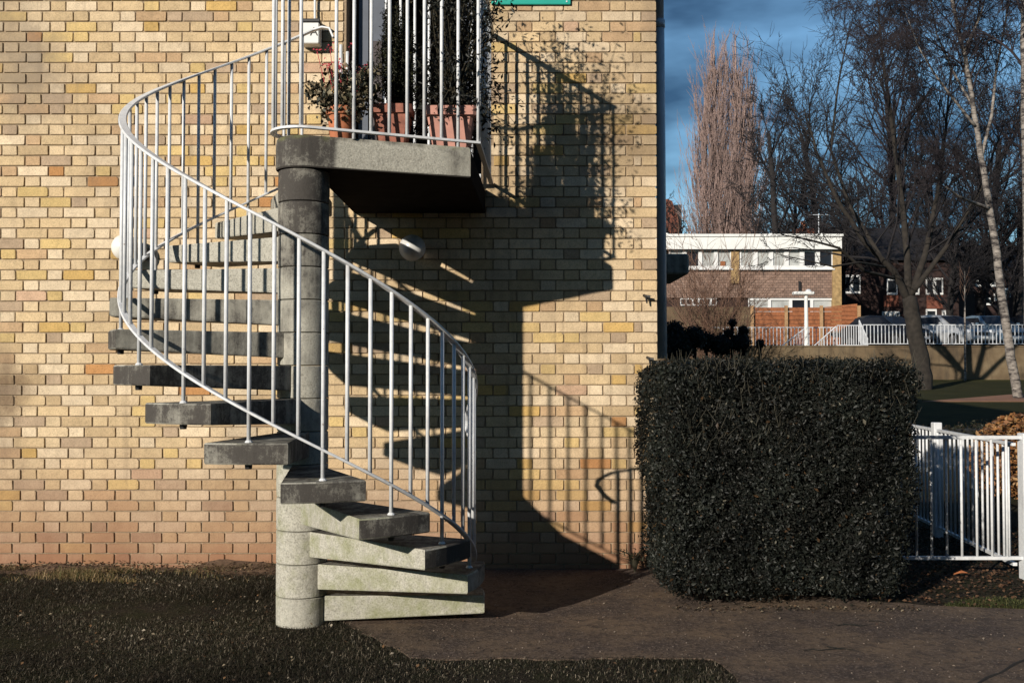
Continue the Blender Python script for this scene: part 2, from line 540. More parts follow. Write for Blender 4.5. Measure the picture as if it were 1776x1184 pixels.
def px_of(x, z, y=WY):
    d = y*_c + (z-EYE)*_s; u = -y*_s + (z-EYE)*_c
    return CX + F_PX*x/d, CY - F_PX*u/d
def hidden_score(px, py):
    """rough: how much stands in front of that brick in the photograph"""
    s = 0
    if px < 28 or px > 1112 or py < 8 or py > 965: s += 5
    if 215 < px < 835 and py > 60: s += 1.5
    if 480 < px < 880 and py < 330: s += 2
    if 470 < px < 585 and py > 220: s += 3
    if px > 1085 and py > 600: s += 4
    if 200 < px < 480 and 360 < py < 720: s += 1
    return s
variants = {}
for k, w in (('s', S), ('h', H), ('q', Q)):
    for vi in range(7):
        variants[k, vi] = brick_shape(w, COURSE-J+.001, 100*vi+ord(k))
meshes = {}
def brick_mesh(k, vi):
    if (k, vi) not in meshes:
        me = bpy.data.meshes.new('brick')
        me.from_pydata(variants[k, vi][0], [], variants[k, vi][1]); me.update()
        me.materials.append(M['brick_object'])
        meshes[k, vi] = me
    return meshes[k, vi]
cand = []; 
for idx, (x, z, w, k) in enumerate(lay):
    if DX0 < x + w/2 and x - w/2 < DX1 and DZ0 - .04 < z < DZ1:
        # trim bricks to the opening
        if x < DX0: w2 = DX0 - (x-w/2); xc = x - w/2 + w2/2
        elif x > DX1: w2 = (x+w/2) - DX1; xc = x + w/2 - w2/2
        else: continue
        if w2 < .03: continue
        lay[idx] = (xc, z, w2, 'cut'); 
    cand.append(idx)
ranked = sorted([i for i in cand if lay[i][3] == 's'], key=lambda i: hidden_score(*px_of(lay[i][0], lay[i][1])))
single = set(ranked[:300])
fv, ff, fc = [], [], []
for i in cand:
    x, z, w, k = lay[i]
    c = brick_colour(); vi = rng.randrange(7)
    yo = WY + rng.uniform(-.0018, .0022); rz = rng.uniform(-.004, .004)
    if i in single:
        o = bpy.data.objects.new('brick', brick_mesh(k, vi)); COL.objects.link(o)
        o.parent = wall
        o.matrix_parent_inverse = Matrix.Identity(4)
        o.location = (x, yo, z); o.rotation_euler = (0, rz, 0)
        o.color = (*c, 1)
    else:
        Vv, Ff = variants[k, vi] if k != 'cut' else brick_shape(w, COURSE-J+.001, i)
        n0 = len(fv)
        ca, sa = math.cos(rz), math.sin(rz)
        fv += [(x + p[0]*ca + p[2]*sa, yo + p[1], z - p[0]*sa + p[2]*ca) for p in Vv]
        ff += [tuple(q+n0 for q in f) for f in Ff]
        fc += [c]*len(Vv)
me = bpy.data.meshes.new('brick_field'); me.from_pydata(fv, [], ff); me.update()
bf = link('brick_field', me, M['brick_tone'], wall)
bf['kind'] = 'stuff'
vcol(bf, fc)

# doorway recess on the landing
mb = MB()
mb.box(DX0+.02, DX0+.0, WY+.012, WY+.25, DZ0, DZ1) if False else None
mb.box(DX0-.1, DX0-.004+.024, WY+.25, WY+1.6, DZ0-.02, DZ1+.02)
mb.box(DX1-.02, DX1+.1, WY+.25, WY+1.6, DZ0-.02, DZ1+.02)
mb.box(DX0-.1, DX1+.1, WY+1.6, WY+1.7, DZ0-.02, DZ1+.02)
mb.box(DX0-.1, DX1+.1, WY+.25, WY+1.7, DZ0-.12, DZ0-.022)
mb.box(DX0-.1, DX1+.1, WY+.25, WY+1.7, DZ1+.022, DZ1+.12)
mb.build('hallway', M['dark_in'], bld)
door = MB().box(DX0+.09, DX0+.16, WY+.15, WY+.21, DZ0, DZ1-.05).box(DX1-.16, DX1-.09, WY+.15, WY+.21, DZ0, DZ1-.05).box(DX0+.16, DX1-.16, WY+.15, WY+.21, DZ1-.12, DZ1-.05).build('door_frame', M['door'], bld)
dl = MB().bbox(DX0+.165, DX0+.30, WY+.165, WY+.205, DZ0+.02, DZ1-.14, .006).build('door', M['door'], bld)
MB().bbox(DX0+.175, DX0+.262, WY+.155, WY+.164, 3.02, 3.84, .003).build('panel', M['door_brown'], dl)
# white bars across the doorway
for k in range(7):
    x = (668 + 25*k - CX)/F_PX*(WY-.12)
    MB().tube([(x, WY-.12, 2.80), (x, WY-.12, 4.6)], .010, 8).build('guard_bar', M['rail'], bld)
MB().box(-1.02, -.22, WY-.135, WY-.105, 2.775, 2.80).build('guard_rail', M['rail'], bld)
MB().box(-1.02, -.22, WY-.135, WY-.105, 4.6, 4.62).build('guard_rail', M['rail'], bld)

# rain pipe at the corner
pp = empty('drainpipe', (1.105, WY+.25, 1.5), 'blue grey drainpipe running down the corner of the brick building', 'pipe')
px_ = 1.103
MB().tube([(px_+.010, WY+.25, 1.50), (px_+.005, WY+.25, 3.0), (px_, WY+.25, 4.01)], .036, 14).build('lower_pipe', M['pipe'], pp, True)
MB().tube([(px_, WY+.25, 4.02), (px_, WY+.25, 6.2)], .032, 14).build('upper_pipe', M['pipe'], pp, True)
MB().tube([(px_, WY+.25, 3.97), (px_, WY+.25, 4.025)], .041, 14).build('socket', M['pipe'], pp, True)
MB().box(WX-.02, px_, WY+.235, WY+.265, 2.2, 2.24).build('bracket', M['pipe'], pp)

# ------------------------------------------------------------------ spiral staircase
XC, YC = -1.184, 5.88
RR = .97
TH0 = R(72.97); DB = R(6.843); RB = .0611
def th(k): return TH0 - DB*k
def rail_z(k): return 1.979 - RB*k
def polar(r, t, z): return (XC + r*math.cos(t), YC - r*math.sin(t), z)
stair = empty('spiral_staircase', (XC, YC, 0), 'concrete spiral staircase with white metal railing and landing beside the brick wall', 'staircase')
RISE = 3*RB
Z1 = .156
CR = .1425
# column drums
levels = [-.25, Z1] + [Z1 + RISE*i for i in range(1, 14)]
for i in range(len(levels)-1):
    z0, z1 = levels[i], levels[i+1]
    mb = MB()
    jit = rng.uniform(-.002, .002)
    prof = [(CR-.007, z0+.001), (CR, z0+.006), (CR+jit, (z0+z1)/2), (CR, z1-.006), (CR-.007, z1-.001)]
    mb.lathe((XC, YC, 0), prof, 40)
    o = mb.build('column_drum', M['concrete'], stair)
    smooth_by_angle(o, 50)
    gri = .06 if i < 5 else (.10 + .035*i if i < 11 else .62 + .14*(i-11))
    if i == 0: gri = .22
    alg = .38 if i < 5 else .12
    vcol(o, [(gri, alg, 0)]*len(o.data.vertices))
# treads
HW, RT, TW = .07, 1.03, R(11.2)
for i in range(14):
    zt = Z1 + RISE*i
    tc = th(12 - 3*i)
    ux, uy = math.cos(tc), -math.sin(tc)
    px2, py2 = -uy, ux                    # towards smaller theta
    out = []
    r0 = .12
    hub = [(XC + ux*r0 + s*px2*HW, YC + uy*r0 + s*py2*HW) for s in (-1, 1)]   # larger theta first
    nseg = 5
    tips = [polar(RT, tc + TW*(1-2*k/nseg), 0)[:2] for k in range(nseg+1)]   # from larger to smaller theta
    # inward row so the taper underneath stays straight
    outline = [hub[0]] + tips + [hub[1]]
    def thick(x, y):
        r = math.hypot(x-XC, y-YC)
        return .138 - .038*min(1, max(0, (r-.14)/(RT-.14)))
    b = .007
    cx = sum(p[0] for p in outline)/len(outline); cy = sum(p[1] for p in outline)/len(outline)
    def ins(p, d):
        v = Vector((cx-p[0], cy-p[1])); v.normalize(); return (p[0]+v.x*d, p[1]+v.y*d)
    rings = [[(*ins(p, b), zt-thick(*p)) for p in outline], [(*p, zt-thick(*p)+b) for p in outline], [(*p, zt-b) for p in outline], [(*ins(p, b), zt) for p in outline]]
    mb = MB().loft(rings)
    o = mb.build('tread', M['concrete'], stair)
    me = o.data
    att = me.color_attributes.new('tone', 'FLOAT_COLOR', 'CORNER')
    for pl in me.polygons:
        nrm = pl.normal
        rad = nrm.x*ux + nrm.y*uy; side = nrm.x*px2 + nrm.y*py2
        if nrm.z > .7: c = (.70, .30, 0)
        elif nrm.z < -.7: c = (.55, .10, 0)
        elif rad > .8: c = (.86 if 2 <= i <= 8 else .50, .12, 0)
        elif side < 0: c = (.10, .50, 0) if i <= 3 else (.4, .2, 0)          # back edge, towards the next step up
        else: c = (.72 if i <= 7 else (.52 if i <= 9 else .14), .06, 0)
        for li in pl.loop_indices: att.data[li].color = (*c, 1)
    kk = 12 - 3*i
    p = polar(RR, th(kk), 0)
    MB().lathe((p[0], p[1], zt-thick(p[0], p[1])-.022), [(.016, 0), (.018, .012), (.018, .03)], 10).build('fixing_nut', M['black'], o)

# railing of the flight
def sweep(pts, up_r, w, h):
    """rectangular bar along the spiral: pts = list of (theta, z, radius)"""
    rings = []
    m = len(pts)
    for i, (t, z, r) in enumerate(pts):
        rr_ = Vector((math.cos(t), -math.sin(t), 0))
        c = Vector(polar(r, t, z))
        a = Vector(polar(pts[max(0, i-1)][2], pts[max(0, i-1)][0], pts[max(0, i-1)][1])); b = Vector(polar(pts[min(m-1, i+1)][2], pts[min(m-1, i+1)][0], pts[min(m-1, i+1)][1]))
        tg = (b-a).normalized(); nrm = rr_.cross(tg).normalized()
        if nrm.z < 0: nrm = -nrm
        q = []
        e = .3
        for sx, sz in ((-1,-e),(-e,-1),(e,-1),(1,-e),(1,e),(e,1),(-e,1),(-1,e)):
            kx = sx if abs(sx) == 1 else (1 - .18)*(1 if sx > 0 else -1)
            kz = sz if abs(sz) == 1 else (1 - .45)*(1 if sz > 0 else -1)
            q.append(tuple(c + rr_*kx*w/2 + nrm*kz*h/2))
        rings.append(q)
    return MB().loft(rings)
K0, K1 = -27.6, 12.4
ks = np.linspace(K0, K1, 150)
hp = [(th(k), rail_z(k)+.006, RR) for k in ks]
tail = [(th(K1+.5), rail_z(K1+.6)-.004, RR), (th(K1+.95), rail_z(K1+.9)-.030, RR), (th(K1+1.05), rail_z(K1+.9)-.075, RR), (th(K1+.55), rail_z(K1+.9)-.125, RR), (th(K1-.1), rail_z(K1+.9)-.15, RR)]
o = sweep(hp + tail, None, .042, .014).build('handrail', M['rail'], stair); smooth_by_angle(o, 30)
head = [(th(K0-.5), rail_z(K0)+.022, RR-.01), (th(K0-.95), rail_z(K0)+.012, RR-.02), (th(K0-1.2), rail_z(K0)-.05, RR-.03)]
o = sweep([hp[0]] + head, None, .040, .014).build('handrail_return', M['rail'], stair); smooth_by_angle(o, 30)
lp = [(th(k), rail_z(k)-.945, RR) for k in np.linspace(K0, 12.0, 150)]
o = sweep(lp, None, .034, .013).build('lower_rail', M['rail'], stair); smooth_by_angle(o, 30)
for k in range(-27, 13):
    zt = rail_z(k) + .002
    foot = rail_z(k) - .945
    if k % 3 == 0: foot = rail_z(k) - 1.0905
    foot = max(foot, .156 if k < 13 else 0)
    a = polar(RR, th(k), foot); b2 = polar(RR, th(k), zt)
    o = MB().tube([a, b2], .0102 if k < 12 else .012, 10).build('baluster', M['rail'], stair, True)
    if k % 3 == 0:
        MB().lathe((a[0], a[1], a[2]), [(.019, 0), (.019, .004), (.012, .012)], 10).build('foot_collar', M['rail'], o)

# landing slab
LT = 2.72; LB = 2.541
ang = R(20)
u = Vector((math.cos(ang), math.sin(ang))); w_ = Vector((math.sin(ang), -math.cos(ang)))
fr = .158
colpts = []
a_front = math.atan2(w_.y, w_.x)
for k in range(15):
    t = a_front - R(205)*k/14
    colpts.append((XC + fr*math.cos(t), YC + fr*math.sin(t)))
pr = Vector((XC, YC)) + w_*fr; xr = -.243
pr2 = (xr, pr.y + (xr-pr.x)*math.tan(ang))
poly = [pr2] + [tuple(Vector(pr2).lerp(Vector(colpts[0]), q)) for q in (.12, .30, .72, .86)] + colpts + [(XC+.05, YC+.19), (XC+.05, WY-.004), (xr+.05, WY-.004)]
def ring2(ins, z):
    c = (-.75, 6.5); o_ = []
    for p in poly:
        v = Vector((c[0]-p[0], c[1]-p[1])).normalized(); o_.append((p[0]+v.x*ins, p[1]+v.y*ins, z))
    return o_
mb = MB().loft([ring2(.006, LB), ring2(0, LB+.008), ring2(0, LT-.045), ring2(.004, LT-.012), ring2(.014, LT)][::1])
slab = mb.build('landing_slab', M['concrete'], stair)
slab.data.materials.append(simple('painted_shade_black', (.012, .011, .012), 1.0, .3, 9, spec=.03))  # near-black colour paints the shade under the slab and on its right end
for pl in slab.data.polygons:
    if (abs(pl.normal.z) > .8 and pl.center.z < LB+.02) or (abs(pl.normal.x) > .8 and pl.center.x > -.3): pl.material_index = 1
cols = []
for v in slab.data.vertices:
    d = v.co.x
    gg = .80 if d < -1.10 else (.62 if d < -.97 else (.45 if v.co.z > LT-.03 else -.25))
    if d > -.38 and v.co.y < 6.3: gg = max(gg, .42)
    if v.co.z < LB+.004: gg = 2.2  # underside shade painted in through the grime channel
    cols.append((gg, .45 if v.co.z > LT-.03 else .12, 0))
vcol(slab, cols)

# landing guard rail: from the wall at the right, along the front, round the column
LRZ = 2.758; LHZ = 3.842
cornr = Vector((-.2003, 6.11))
fl = Vector((XC, YC)) + w_*(.175)
pathpts = [Vector((-.150, WY-.01)), cornr]
fdir = (fl - cornr)
Lf = fdir.length
wrap = [Vector((XC + .175*math.cos(a_front - R(200)*k/16), YC + .175*math.sin(a_front - R(200)*k/16))) for k in range(17)]
def bar_line(pts, z, w, h, name):
    rings = []
    m = len(pts)
    for i, p in enumerate(pts):
        d = (pts[min(i+1, m-1)] - pts[max(i-1, 0)]).normalized(); s = Vector((-d.y, d.x))
        if 0 < i < m-1:
            d1 = (pts[i]-pts[i-1]).normalized(); cosh = max(.5, d1.dot(d))
        else: cosh = 1
        a = p + s*w/2/cosh; b = p - s*w/2/cosh
        rings.append([(a.x, a.y, z-h/2), (b.x, b.y, z-h/2), (b.x, b.y, z+h/2), (a.x, a.y, z+h/2)])
    o = MB().loft(rings).build(name, M['rail'], stair); smooth_by_angle(o, 30); return o
full = pathpts + wrap
bar_line(full, LRZ, .030, .013, 'landing_lower_rail')
bar_line(full, LHZ, .045, .016, 'landing_handrail')
def landing_bar(p, z0=LRZ):
    MB().tube([(p.x, p.y, z0), (p.x, p.y, LHZ)], .0103, 10).build('landing_baluster', M['rail'], stair, True)
for xpix in (581, 612, 642, 674, 705, 735, 765, 794, 829):
    uu = (xpix-CX)/F_PX
    # intersect view ray with the rail line
    t = 0.0
    for _ in range(60):
        p = cornr + fdir*t
        t += ((p.x - uu*p.y))/(-(fdir.x - uu*fdir.y))
    p = cornr + fdir*t
    landing_bar(p, LT-.005 if xpix in (612, 794) else LRZ)
for aa in (15, 52, 88, 120, 158):
    landing_bar(Vector((XC + .175*math.cos(a_front-R(aa)), YC + .175*math.sin(a_front-R(aa)))))
yy = cornr.y + .116
while yy < WY - .06:
    landing_bar(Vector((-.2003 + .05*(yy-6.11)/1.33, yy))); yy += .117
# short posts where the flight's rail arrives at the landing
for dx, dy, zt in ((.02, 0, 3.56), (.06, .02, 3.52), (.10, .03, 3.46)):
    q = polar(RR-.05, th(K0-1.5), 0)
    MB().tube([(q[0]+dx, q[1]+dy, LT), (q[0]+dx, q[1]+dy, zt)], .011, 10).build('newel_post', M['rail'], stair, True)

# ------------------------------------------------------------------ wall lamps, box, sign
def globe(x, y, label, gmat='opal'):
    c = at(x, y, WY-.13)
    g_ = empty('globe_lamp', (c.x, WY-.002, c.z), label, 'lamp', 'globe lamps on the brick wall')
    prof = []
    for k in range(25):
        t = -math.pi/2 + math.pi*k/24
        rr_ = .093*math.cos(t)*(1 + (.012 if k % 2 else -.004))
        prof.append((max(rr_, .002), .093*math.sin(t)))
    mb = MB()
    rings = []
    for r_, a in prof:
        rings.append([(c.x + r_*math.cos(2*math.pi*k/32), c.y - a*.95, c.z + r_*math.sin(2*math.pi*k/32)) for k in range(32)])
    mb.loft(rings); mb.build('globe', M[gmat], g_, True)
    rings = [[(c.x + r_*math.cos(2*math.pi*k/24), yy_, c.z + r_*math.sin(2*math.pi*k/24)) for k in range(24)] for r_, yy_ in ((.06, WY-.002), (.06, WY-.03), (.05, WY-.05))]
    MB().loft(rings).build('base', M['black'], g_)
globe(217, 429, 'white globe wall lamp behind the left end of the spiral stair railing')
globe(715, 430, 'globe wall lamp in the shade under the landing', 'prism')

bx = empty('light_box', (-1.43, WY-.002, 3.75), 'white fixture box with black lid and a letter on the wall above the stairs', 'light fixture')
q0 = at(522, 76, WY-.10); q1 = at(554, 40, WY-.10)
bdy = MB().bbox(q0.x, q1.x, WY-.11, WY-.003, q0.z, q1.z, .006).build('body', M['white_box'], bx)
MB().bbox(q0.x-.006, q1.x+.006, WY-.118, WY-.003, q1.z+.002, q1.z+.026, .004).build('lid', M['black'], bx)
MB().tube([((q0.x+q1.x)/2+.02, WY-.03, q1.z+.02), ((q0.x+q1.x)/2+.02, WY-.03, 5.2)], .009, 8).build('conduit', M['rail'], bx)
tc_ = bpy.data.curves.new('letter', 'FONT'); tc_.body = 'A'; tc_.size = .085; tc_.extrude = .0008
to = bpy.data.objects.new('letter', tc_); COL.objects.link(to)
dg = bpy.context.evaluated_depsgraph_get(); dg.update()
tm = bpy.data.meshes.new_from_object(to.evaluated_get(dg))
bpy.data.objects.remove(to)
to = link('letter', tm, M['black'], bdy)
tm.materials.clear(); tm.materials.append(M['black'])
to.matrix_parent_inverse = Matrix.Identity(4)
to.rotation_euler = (math.pi/2, 0, 0); to.location = ((q0.x+q1.x)/2+.0, WY-.112, q0.z+.055)

sg = empty('wall_sign', (0, WY, 4.03), 'teal green sign board fixed to the brick wall at the top', 'sign')
q0 = at(852, 8, WY-.02); q1 = at(990, 8, WY-.02)
MB().bbox(q0.x, q1.x, WY-.022, WY-.004, q0.z, q0.z+.42, .004).build('board', M['teal'], sg)
for sx in (q0.x+.03, q1.x-.03):
    MB().tube([(sx, WY-.0235, q0.z+.02), (sx, WY-.026, q0.z+.02)], .006, 8).build('screw', M['rail'], sg)
# two rusty stubs near the corner
for i, (x, y, lab) in enumerate(((1120, 514, 'small rusty iron bracket stub on the brick corner above the hedge'), (1126, 622, 'small rusty iron stub in the brick corner just over the hedge top'))):
    c = at(x, y, WY-.03)
    st = empty('iron_stub', (c.x, WY, c.z), lab, 'bracket', 'iron stubs at the building corner')
    MB().tube([(c.x-.01, WY+.005, c.z+.01), (c.x, WY-.045, c.z), (c.x+.03, WY-.05, c.z-.005)], .011, 8).build('pin', M['black'], st)
    MB().tube([(c.x, WY-.045, c.z+.005), (c.x+.006, WY-.046, c.z-.05)], [.010, .005], 7).build('hook', M['black'], st)

# ------------------------------------------------------------------ vegetation helpers
def leaves(centres, normals, size, tones, rngn, aspect=.5, fold=.25, align=.5):
    """folded diamond leaves; centres (n,3), normals (n,3) or None"""
    n_ = len(centres)
    rnd = rngn.normal(size=(n_, 3)); rnd /= np.linalg.norm(rnd, axis=1, keepdims=True)
    if normals is not None:
        N = normals*align + rnd*(1-align)
    else: N = rnd
    N /= np.linalg.norm(N, axis=1, keepdims=True)
    T = rngn.normal(size=(n_, 3)); T -= N*np.sum(T*N, axis=1, keepdims=True); T /= np.linalg.norm(T, axis=1, keepdims=True)
    B = np.cross(N, T)
    L = (size*rngn.uniform(.65, 1.25, size=n_))[:, None]
    Wd = L*aspect
    P0 = centres - T*L*.5; P2 = centres + T*L*.5
    P1 = centres + B*Wd*.5 + N*L*fold*.5; P3 = centres - B*Wd*.5 + N*L*fold*.5
    Vv = np.stack([P0, P1, P2, P3], axis=1).reshape(-1, 3)
    idx = np.arange(n_)*4
    Ff = np.concatenate([np.stack([idx, idx+1, idx+2], 1), np.stack([idx, idx+2, idx+3], 1)])
    C = np.repeat(tones, 4, axis=0)
    return Vv, Ff, C

def tones(n_, cols, rngn, jit=.25):
    cols = np.array(cols); c = cols[rngn.integers(0, len(cols), n_)]
    return c*rngn.uniform(1-jit, 1+jit, size=(n_, 1))

def prisms(P0, P1, r0, r1, sides=3):
    P0 = np.asarray(P0); P1 = np.asarray(P1); r0 = np.asarray(r0)[:, None]; r1 = np.asarray(r1)[:, None]
    d = P1-P0; d /= np.maximum(np.linalg.norm(d, axis=1, keepdims=True), 1e-9)
    ref = np.where(np.abs(d[:, 2:3]) < .9, np.array([[0, 0, 1.]]), np.array([[1., 0, 0]]))
    u_ = np.cross(d, ref); u_ /= np.linalg.norm(u_, axis=1, keepdims=True); v_ = np.cross(u_, d)
    m = len(P0); Vv = np.zeros((m, 2*sides, 3))
    for k in range(sides):
        a = 2*math.pi*k/sides; o_ = u_*math.cos(a)+v_*math.sin(a)
        Vv[:, k] = P0+o_*r0; Vv[:, sides+k] = P1+o_*r1
    base = np.arange(m)*2*sides; Ff = []
    for k in range(sides):
        j = (k+1) % sides
        Ff.append(np.stack([base+k, base+j, base+sides+j, base+sides+k], 1))
    return Vv.reshape(-1, 3), np.concatenate(Ff)

# ------------------------------------------------------------------ hedge
def rounded_box(n_, c, half, rad, rngn):
    half = np.array(half); c = np.array(c)
    areas = np.array([half[1]*half[2]]*2 + [half[0]*half[2]*1.8, half[0]*half[2]*.5] + [half[0]*half[1]*1.2, half[0]*half[1]*.1])
    f = rngn.choice(6, size=n_, p=areas/areas.sum())
    P = rngn.uniform(-1, 1, size=(n_, 3))*half
    ax = f//2; sg_ = np.where(f % 2 == 0, -1.0, 1.0)
    ax = np.array([0, 0, 1, 1, 2, 2])[f]; sg_ = np.array([-1, 1, -1, 1, 1, -1])[f]
    P[np.arange(n_), ax] = sg_*half[ax]
    inner = np.clip(P, -(half-rad), half-rad)
    d = P-inner; L = np.linalg.norm(d, axis=1, keepdims=True)
    N = d/np.maximum(L, 1e-9)
    return c + inner + N*rad, N
hx0, hx1, hy0, hy1, hz1 = .89, 2.50, 6.20, 7.33, 1.48
hedge = empty('clipped_hedge', ((hx0+hx1)/2, 6.8, 0), 'dense dark green clipped box hedge at the corner of the brick building', 'hedge')
hc = ((hx0+hx1)/2, (hy0+hy1)/2, hz1/2+.005); hh = ((hx1-hx0)/2, (hy1-hy0)/2, hz1/2-.02)
N_H = 110000
P, N = rounded_box(N_H, hc, hh, .15, nr)
zr = P[:, 2]/hz1
bulge = .05*np.sin(P[:, 0]*5.1+1)*np.sin(P[:, 2]*4.3) + .02*np.sin(P[:, 0]*13)*np.sin(P[:, 2]*11+P[:, 1]*9)
P = P + N*(bulge[:, None] + nr.normal(scale=.016, size=(N_H, 1)) - np.abs(nr.normal(scale=.035, size=(N_H, 1))))
rightside = np.clip((P[:, 0]-1.9)/.57, 0, 1)
P[:, 0] -= .22*rightside*np.clip((.62-zr)/.62, 0, 1)
leftlow = np.clip((1.0-P[:, 0])/.3, 0, 1)*np.clip((.16-zr)/.16, 0, 1)
P[:, 0] += .07*leftlow
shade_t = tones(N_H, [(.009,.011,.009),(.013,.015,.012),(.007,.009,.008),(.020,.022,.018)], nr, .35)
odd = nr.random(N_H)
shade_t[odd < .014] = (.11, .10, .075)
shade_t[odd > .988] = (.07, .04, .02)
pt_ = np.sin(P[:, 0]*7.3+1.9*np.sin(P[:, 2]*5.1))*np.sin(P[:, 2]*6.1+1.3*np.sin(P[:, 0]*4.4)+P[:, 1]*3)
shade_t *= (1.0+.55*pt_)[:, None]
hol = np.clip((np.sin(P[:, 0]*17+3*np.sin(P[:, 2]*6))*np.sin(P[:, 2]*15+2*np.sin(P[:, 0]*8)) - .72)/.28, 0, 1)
P = P - N*(hol*.05)[:, None]
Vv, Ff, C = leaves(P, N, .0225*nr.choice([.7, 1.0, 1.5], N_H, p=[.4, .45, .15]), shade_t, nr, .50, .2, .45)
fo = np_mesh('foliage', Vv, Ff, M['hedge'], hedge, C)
fo['kind'] = 'stuff'
Pc, Nc = rounded_box(10, hc, hh, .17, nr)
mb = MB()
rings = []
for z_, s_ in ((.05, .55), (.2, .80), (.75, .85), (1.2, .85), (1.33, .76), (1.38, .6)):
    ring = []
    for k in range(32):
        t = 2*math.pi*k/32; cx_, sy_ = math.cos(t), math.sin(t)
        e = .35
        x_ = math.copysign(abs(cx_)**e, cx_)*hh[0]*s_; y_ = math.copysign(abs(sy_)**e, sy_)*hh[1]*s_
        if x_ > .3 and z_ < .9: x_ -= .2*(x_-.3)/.5*(1-z_/.9)
        ring.append((hc[0]+x_, hc[1]+y_, z_))
    rings.append(ring)
mb.loft(rings).build('inner_twig_shade', M['core'], hedge, True)
# long loose shoots on top
sp0, sp1 = [], []
for _ in range(520):
    x = rng.uniform(hx0+.1, hx1-.05); y = rng.uniform(hy0-.02, hy1); z = hz1-.06
    if rng.random() < .5: y = hy0 + rng.uniform(-.01, .06); z = rng.uniform(.9, 1.46)
    d = Vector((rng.uniform(-.4, .5), rng.uniform(-.6, .2), rng.uniform(.3, 1))).normalized()*rng.uniform(.03, .13)
    sp0.append((x, y, z)); sp1.append((x+d.x, y+d.y, z+d.z))
Vv, Ff = prisms(sp0, sp1, [.0016]*len(sp0), [.0008]*len(sp0))
np_mesh('shoots', Vv, Ff, simple('shoot_bark', (.075, .068, .048), .7, .3, 30), hedge)['kind'] = 'stuff'

# ------------------------------------------------------------------ grass
def blade_field(n_, area, test, hgt, cols, name, label):
    x0, x1, y0, y1 = area
    pts = []
    while len(pts) < n_:
        x = rng.uniform(x0, x1); y = rng.uniform(y0, y1)
        if abs(x/y) > .53: continue
        if test(x, y): pts.append((x, y))
    P = np.array(pts); m = len(P)
    ptch = .5 + .5*np.sin(P[:, 0]*3.1+1.7*np.sin(P[:, 1]*2.3))*np.sin(P[:, 1]*4.2+P[:, 0])
    h_ = hgt*nr.uniform(.4, 1.3, m)*(.6+.7*ptch)
    a = nr.uniform(0, 2*math.pi, m); lean = nr.uniform(.3, 2.1, m)
    dx = np.cos(a); dy = np.sin(a)
    w = nr.uniform(.0007, .0019, m)
    bx_ = np.stack([-dy*w, dx*w, np.zeros(m)], 1)
    p0 = np.concatenate([P, np.full((m, 1), -.004)], 1)
    mid = p0 + np.stack([dx*h_*lean*.35, dy*h_*lean*.35, h_*.6], 1)
    tip = p0 + np.stack([dx*h_*lean, dy*h_*lean, h_*(1.05-.40*lean)], 1)
    Vv = np.stack([p0-bx_, p0+bx_, mid+bx_*.8, mid-bx_*.8, tip], 1).reshape(-1, 3)
    i = np.arange(m)*5
    Ff = np.concatenate([np.stack([i, i+1, i+2], 1), np.stack([i, i+2, i+3], 1), np.stack([i+3, i+2, i+4], 1)])
    t = tones(m, cols, nr, .3)*(.55+1.25*(.5+.5*np.sin(P[:, 0]*1.7+2.1*np.sin(P[:, 1]*1.3+.4))*np.sin(P[:, 1]*2.9+1.2*np.sin(P[:, 0]*2.7))))[:, None]
    o = np_mesh(name, Vv, Ff, M['blade'], None, np.repeat(t, 5, axis=0))
    return tag(o, label, 'grass', None, 'stuff')
def lawn_ok(x, y):
    if .5+.5*math.sin(x*2.3+1.3*math.sin(y*3.1))*math.sin(y*3.7+1.1*math.sin(x*1.9)) < rng.uniform(.0, .70): return False
    return not in_path(x+rng.gauss(0, .022), y+rng.gauss(0, .022)) and y < WY-.02 and x < 1.4 and math.hypot(x-XC, y-YC) > .16
GC = [(.024,.025,.014),(.018,.019,.012),(.029,.028,.017),(.046,.038,.026),(.013,.013,.011),(.022,.017,.013),(.16,.135,.10),(.060,.046,.032)]
blade_field(100000, (-4.3, 1.3, 4.2, 7.43), lawn_ok, .020, GC, 'grass', 'short rough winter grass in front of the brick wall')
# straw coloured tufts along the foot of the wall
blade_field(3400, (-4.2, -1.3, 6.95, 7.425), lambda x, y: rng.random() < max(0, math.sin(x*5.3+2*math.sin(y*9))*math.sin(x*2.1+1+y*4)+.12)*(.35+1.2*(y-6.95)), .055, [(.22,.16,.08),(.16,.12,.05),(.07,.075,.03),(.28,.20,.11)], 'dry_grass', 'dry straw coloured grass tufts along the foot of the brick wall')

# soil banked unevenly against the foot of the wall
bv, bfc = [], []
bxs = np.linspace(-4.6, -1.34, 110); bys = np.linspace(0, 1, 9)
for x in bxs:
    hgt_ = .020 + .030*(.5+.5*math.sin(x*3.3+.6)*math.sin(x*1.7)) + .018*math.sin(x*11.3)*math.sin(x*5.1) + .035*math.exp(-((x+1.95)/.28)**2)
    wid_ = .26 + .08*math.sin(x*4.1+2)
    for q in bys:
        bv.append((x, WY-.0005-wid_*q, -.012 + max(.006, hgt_)*(1-q)**1.4 + rng.uniform(-.003, .003)))
nb_ = len(bys)
for i in range(len(bxs)-1):
    for j in range(nb_-1): bfc.append((i*nb_+j, i*nb_+j+1, (i+1)*nb_+j+1, (i+1)*nb_+j))
bank = np_mesh('soil_bank', bv, bfc, simple('dry_brown_soil', (.115, .070, .042), 1.0, .45, 28, bump=.8), None, None, True)
tag(bank, kind='structure')
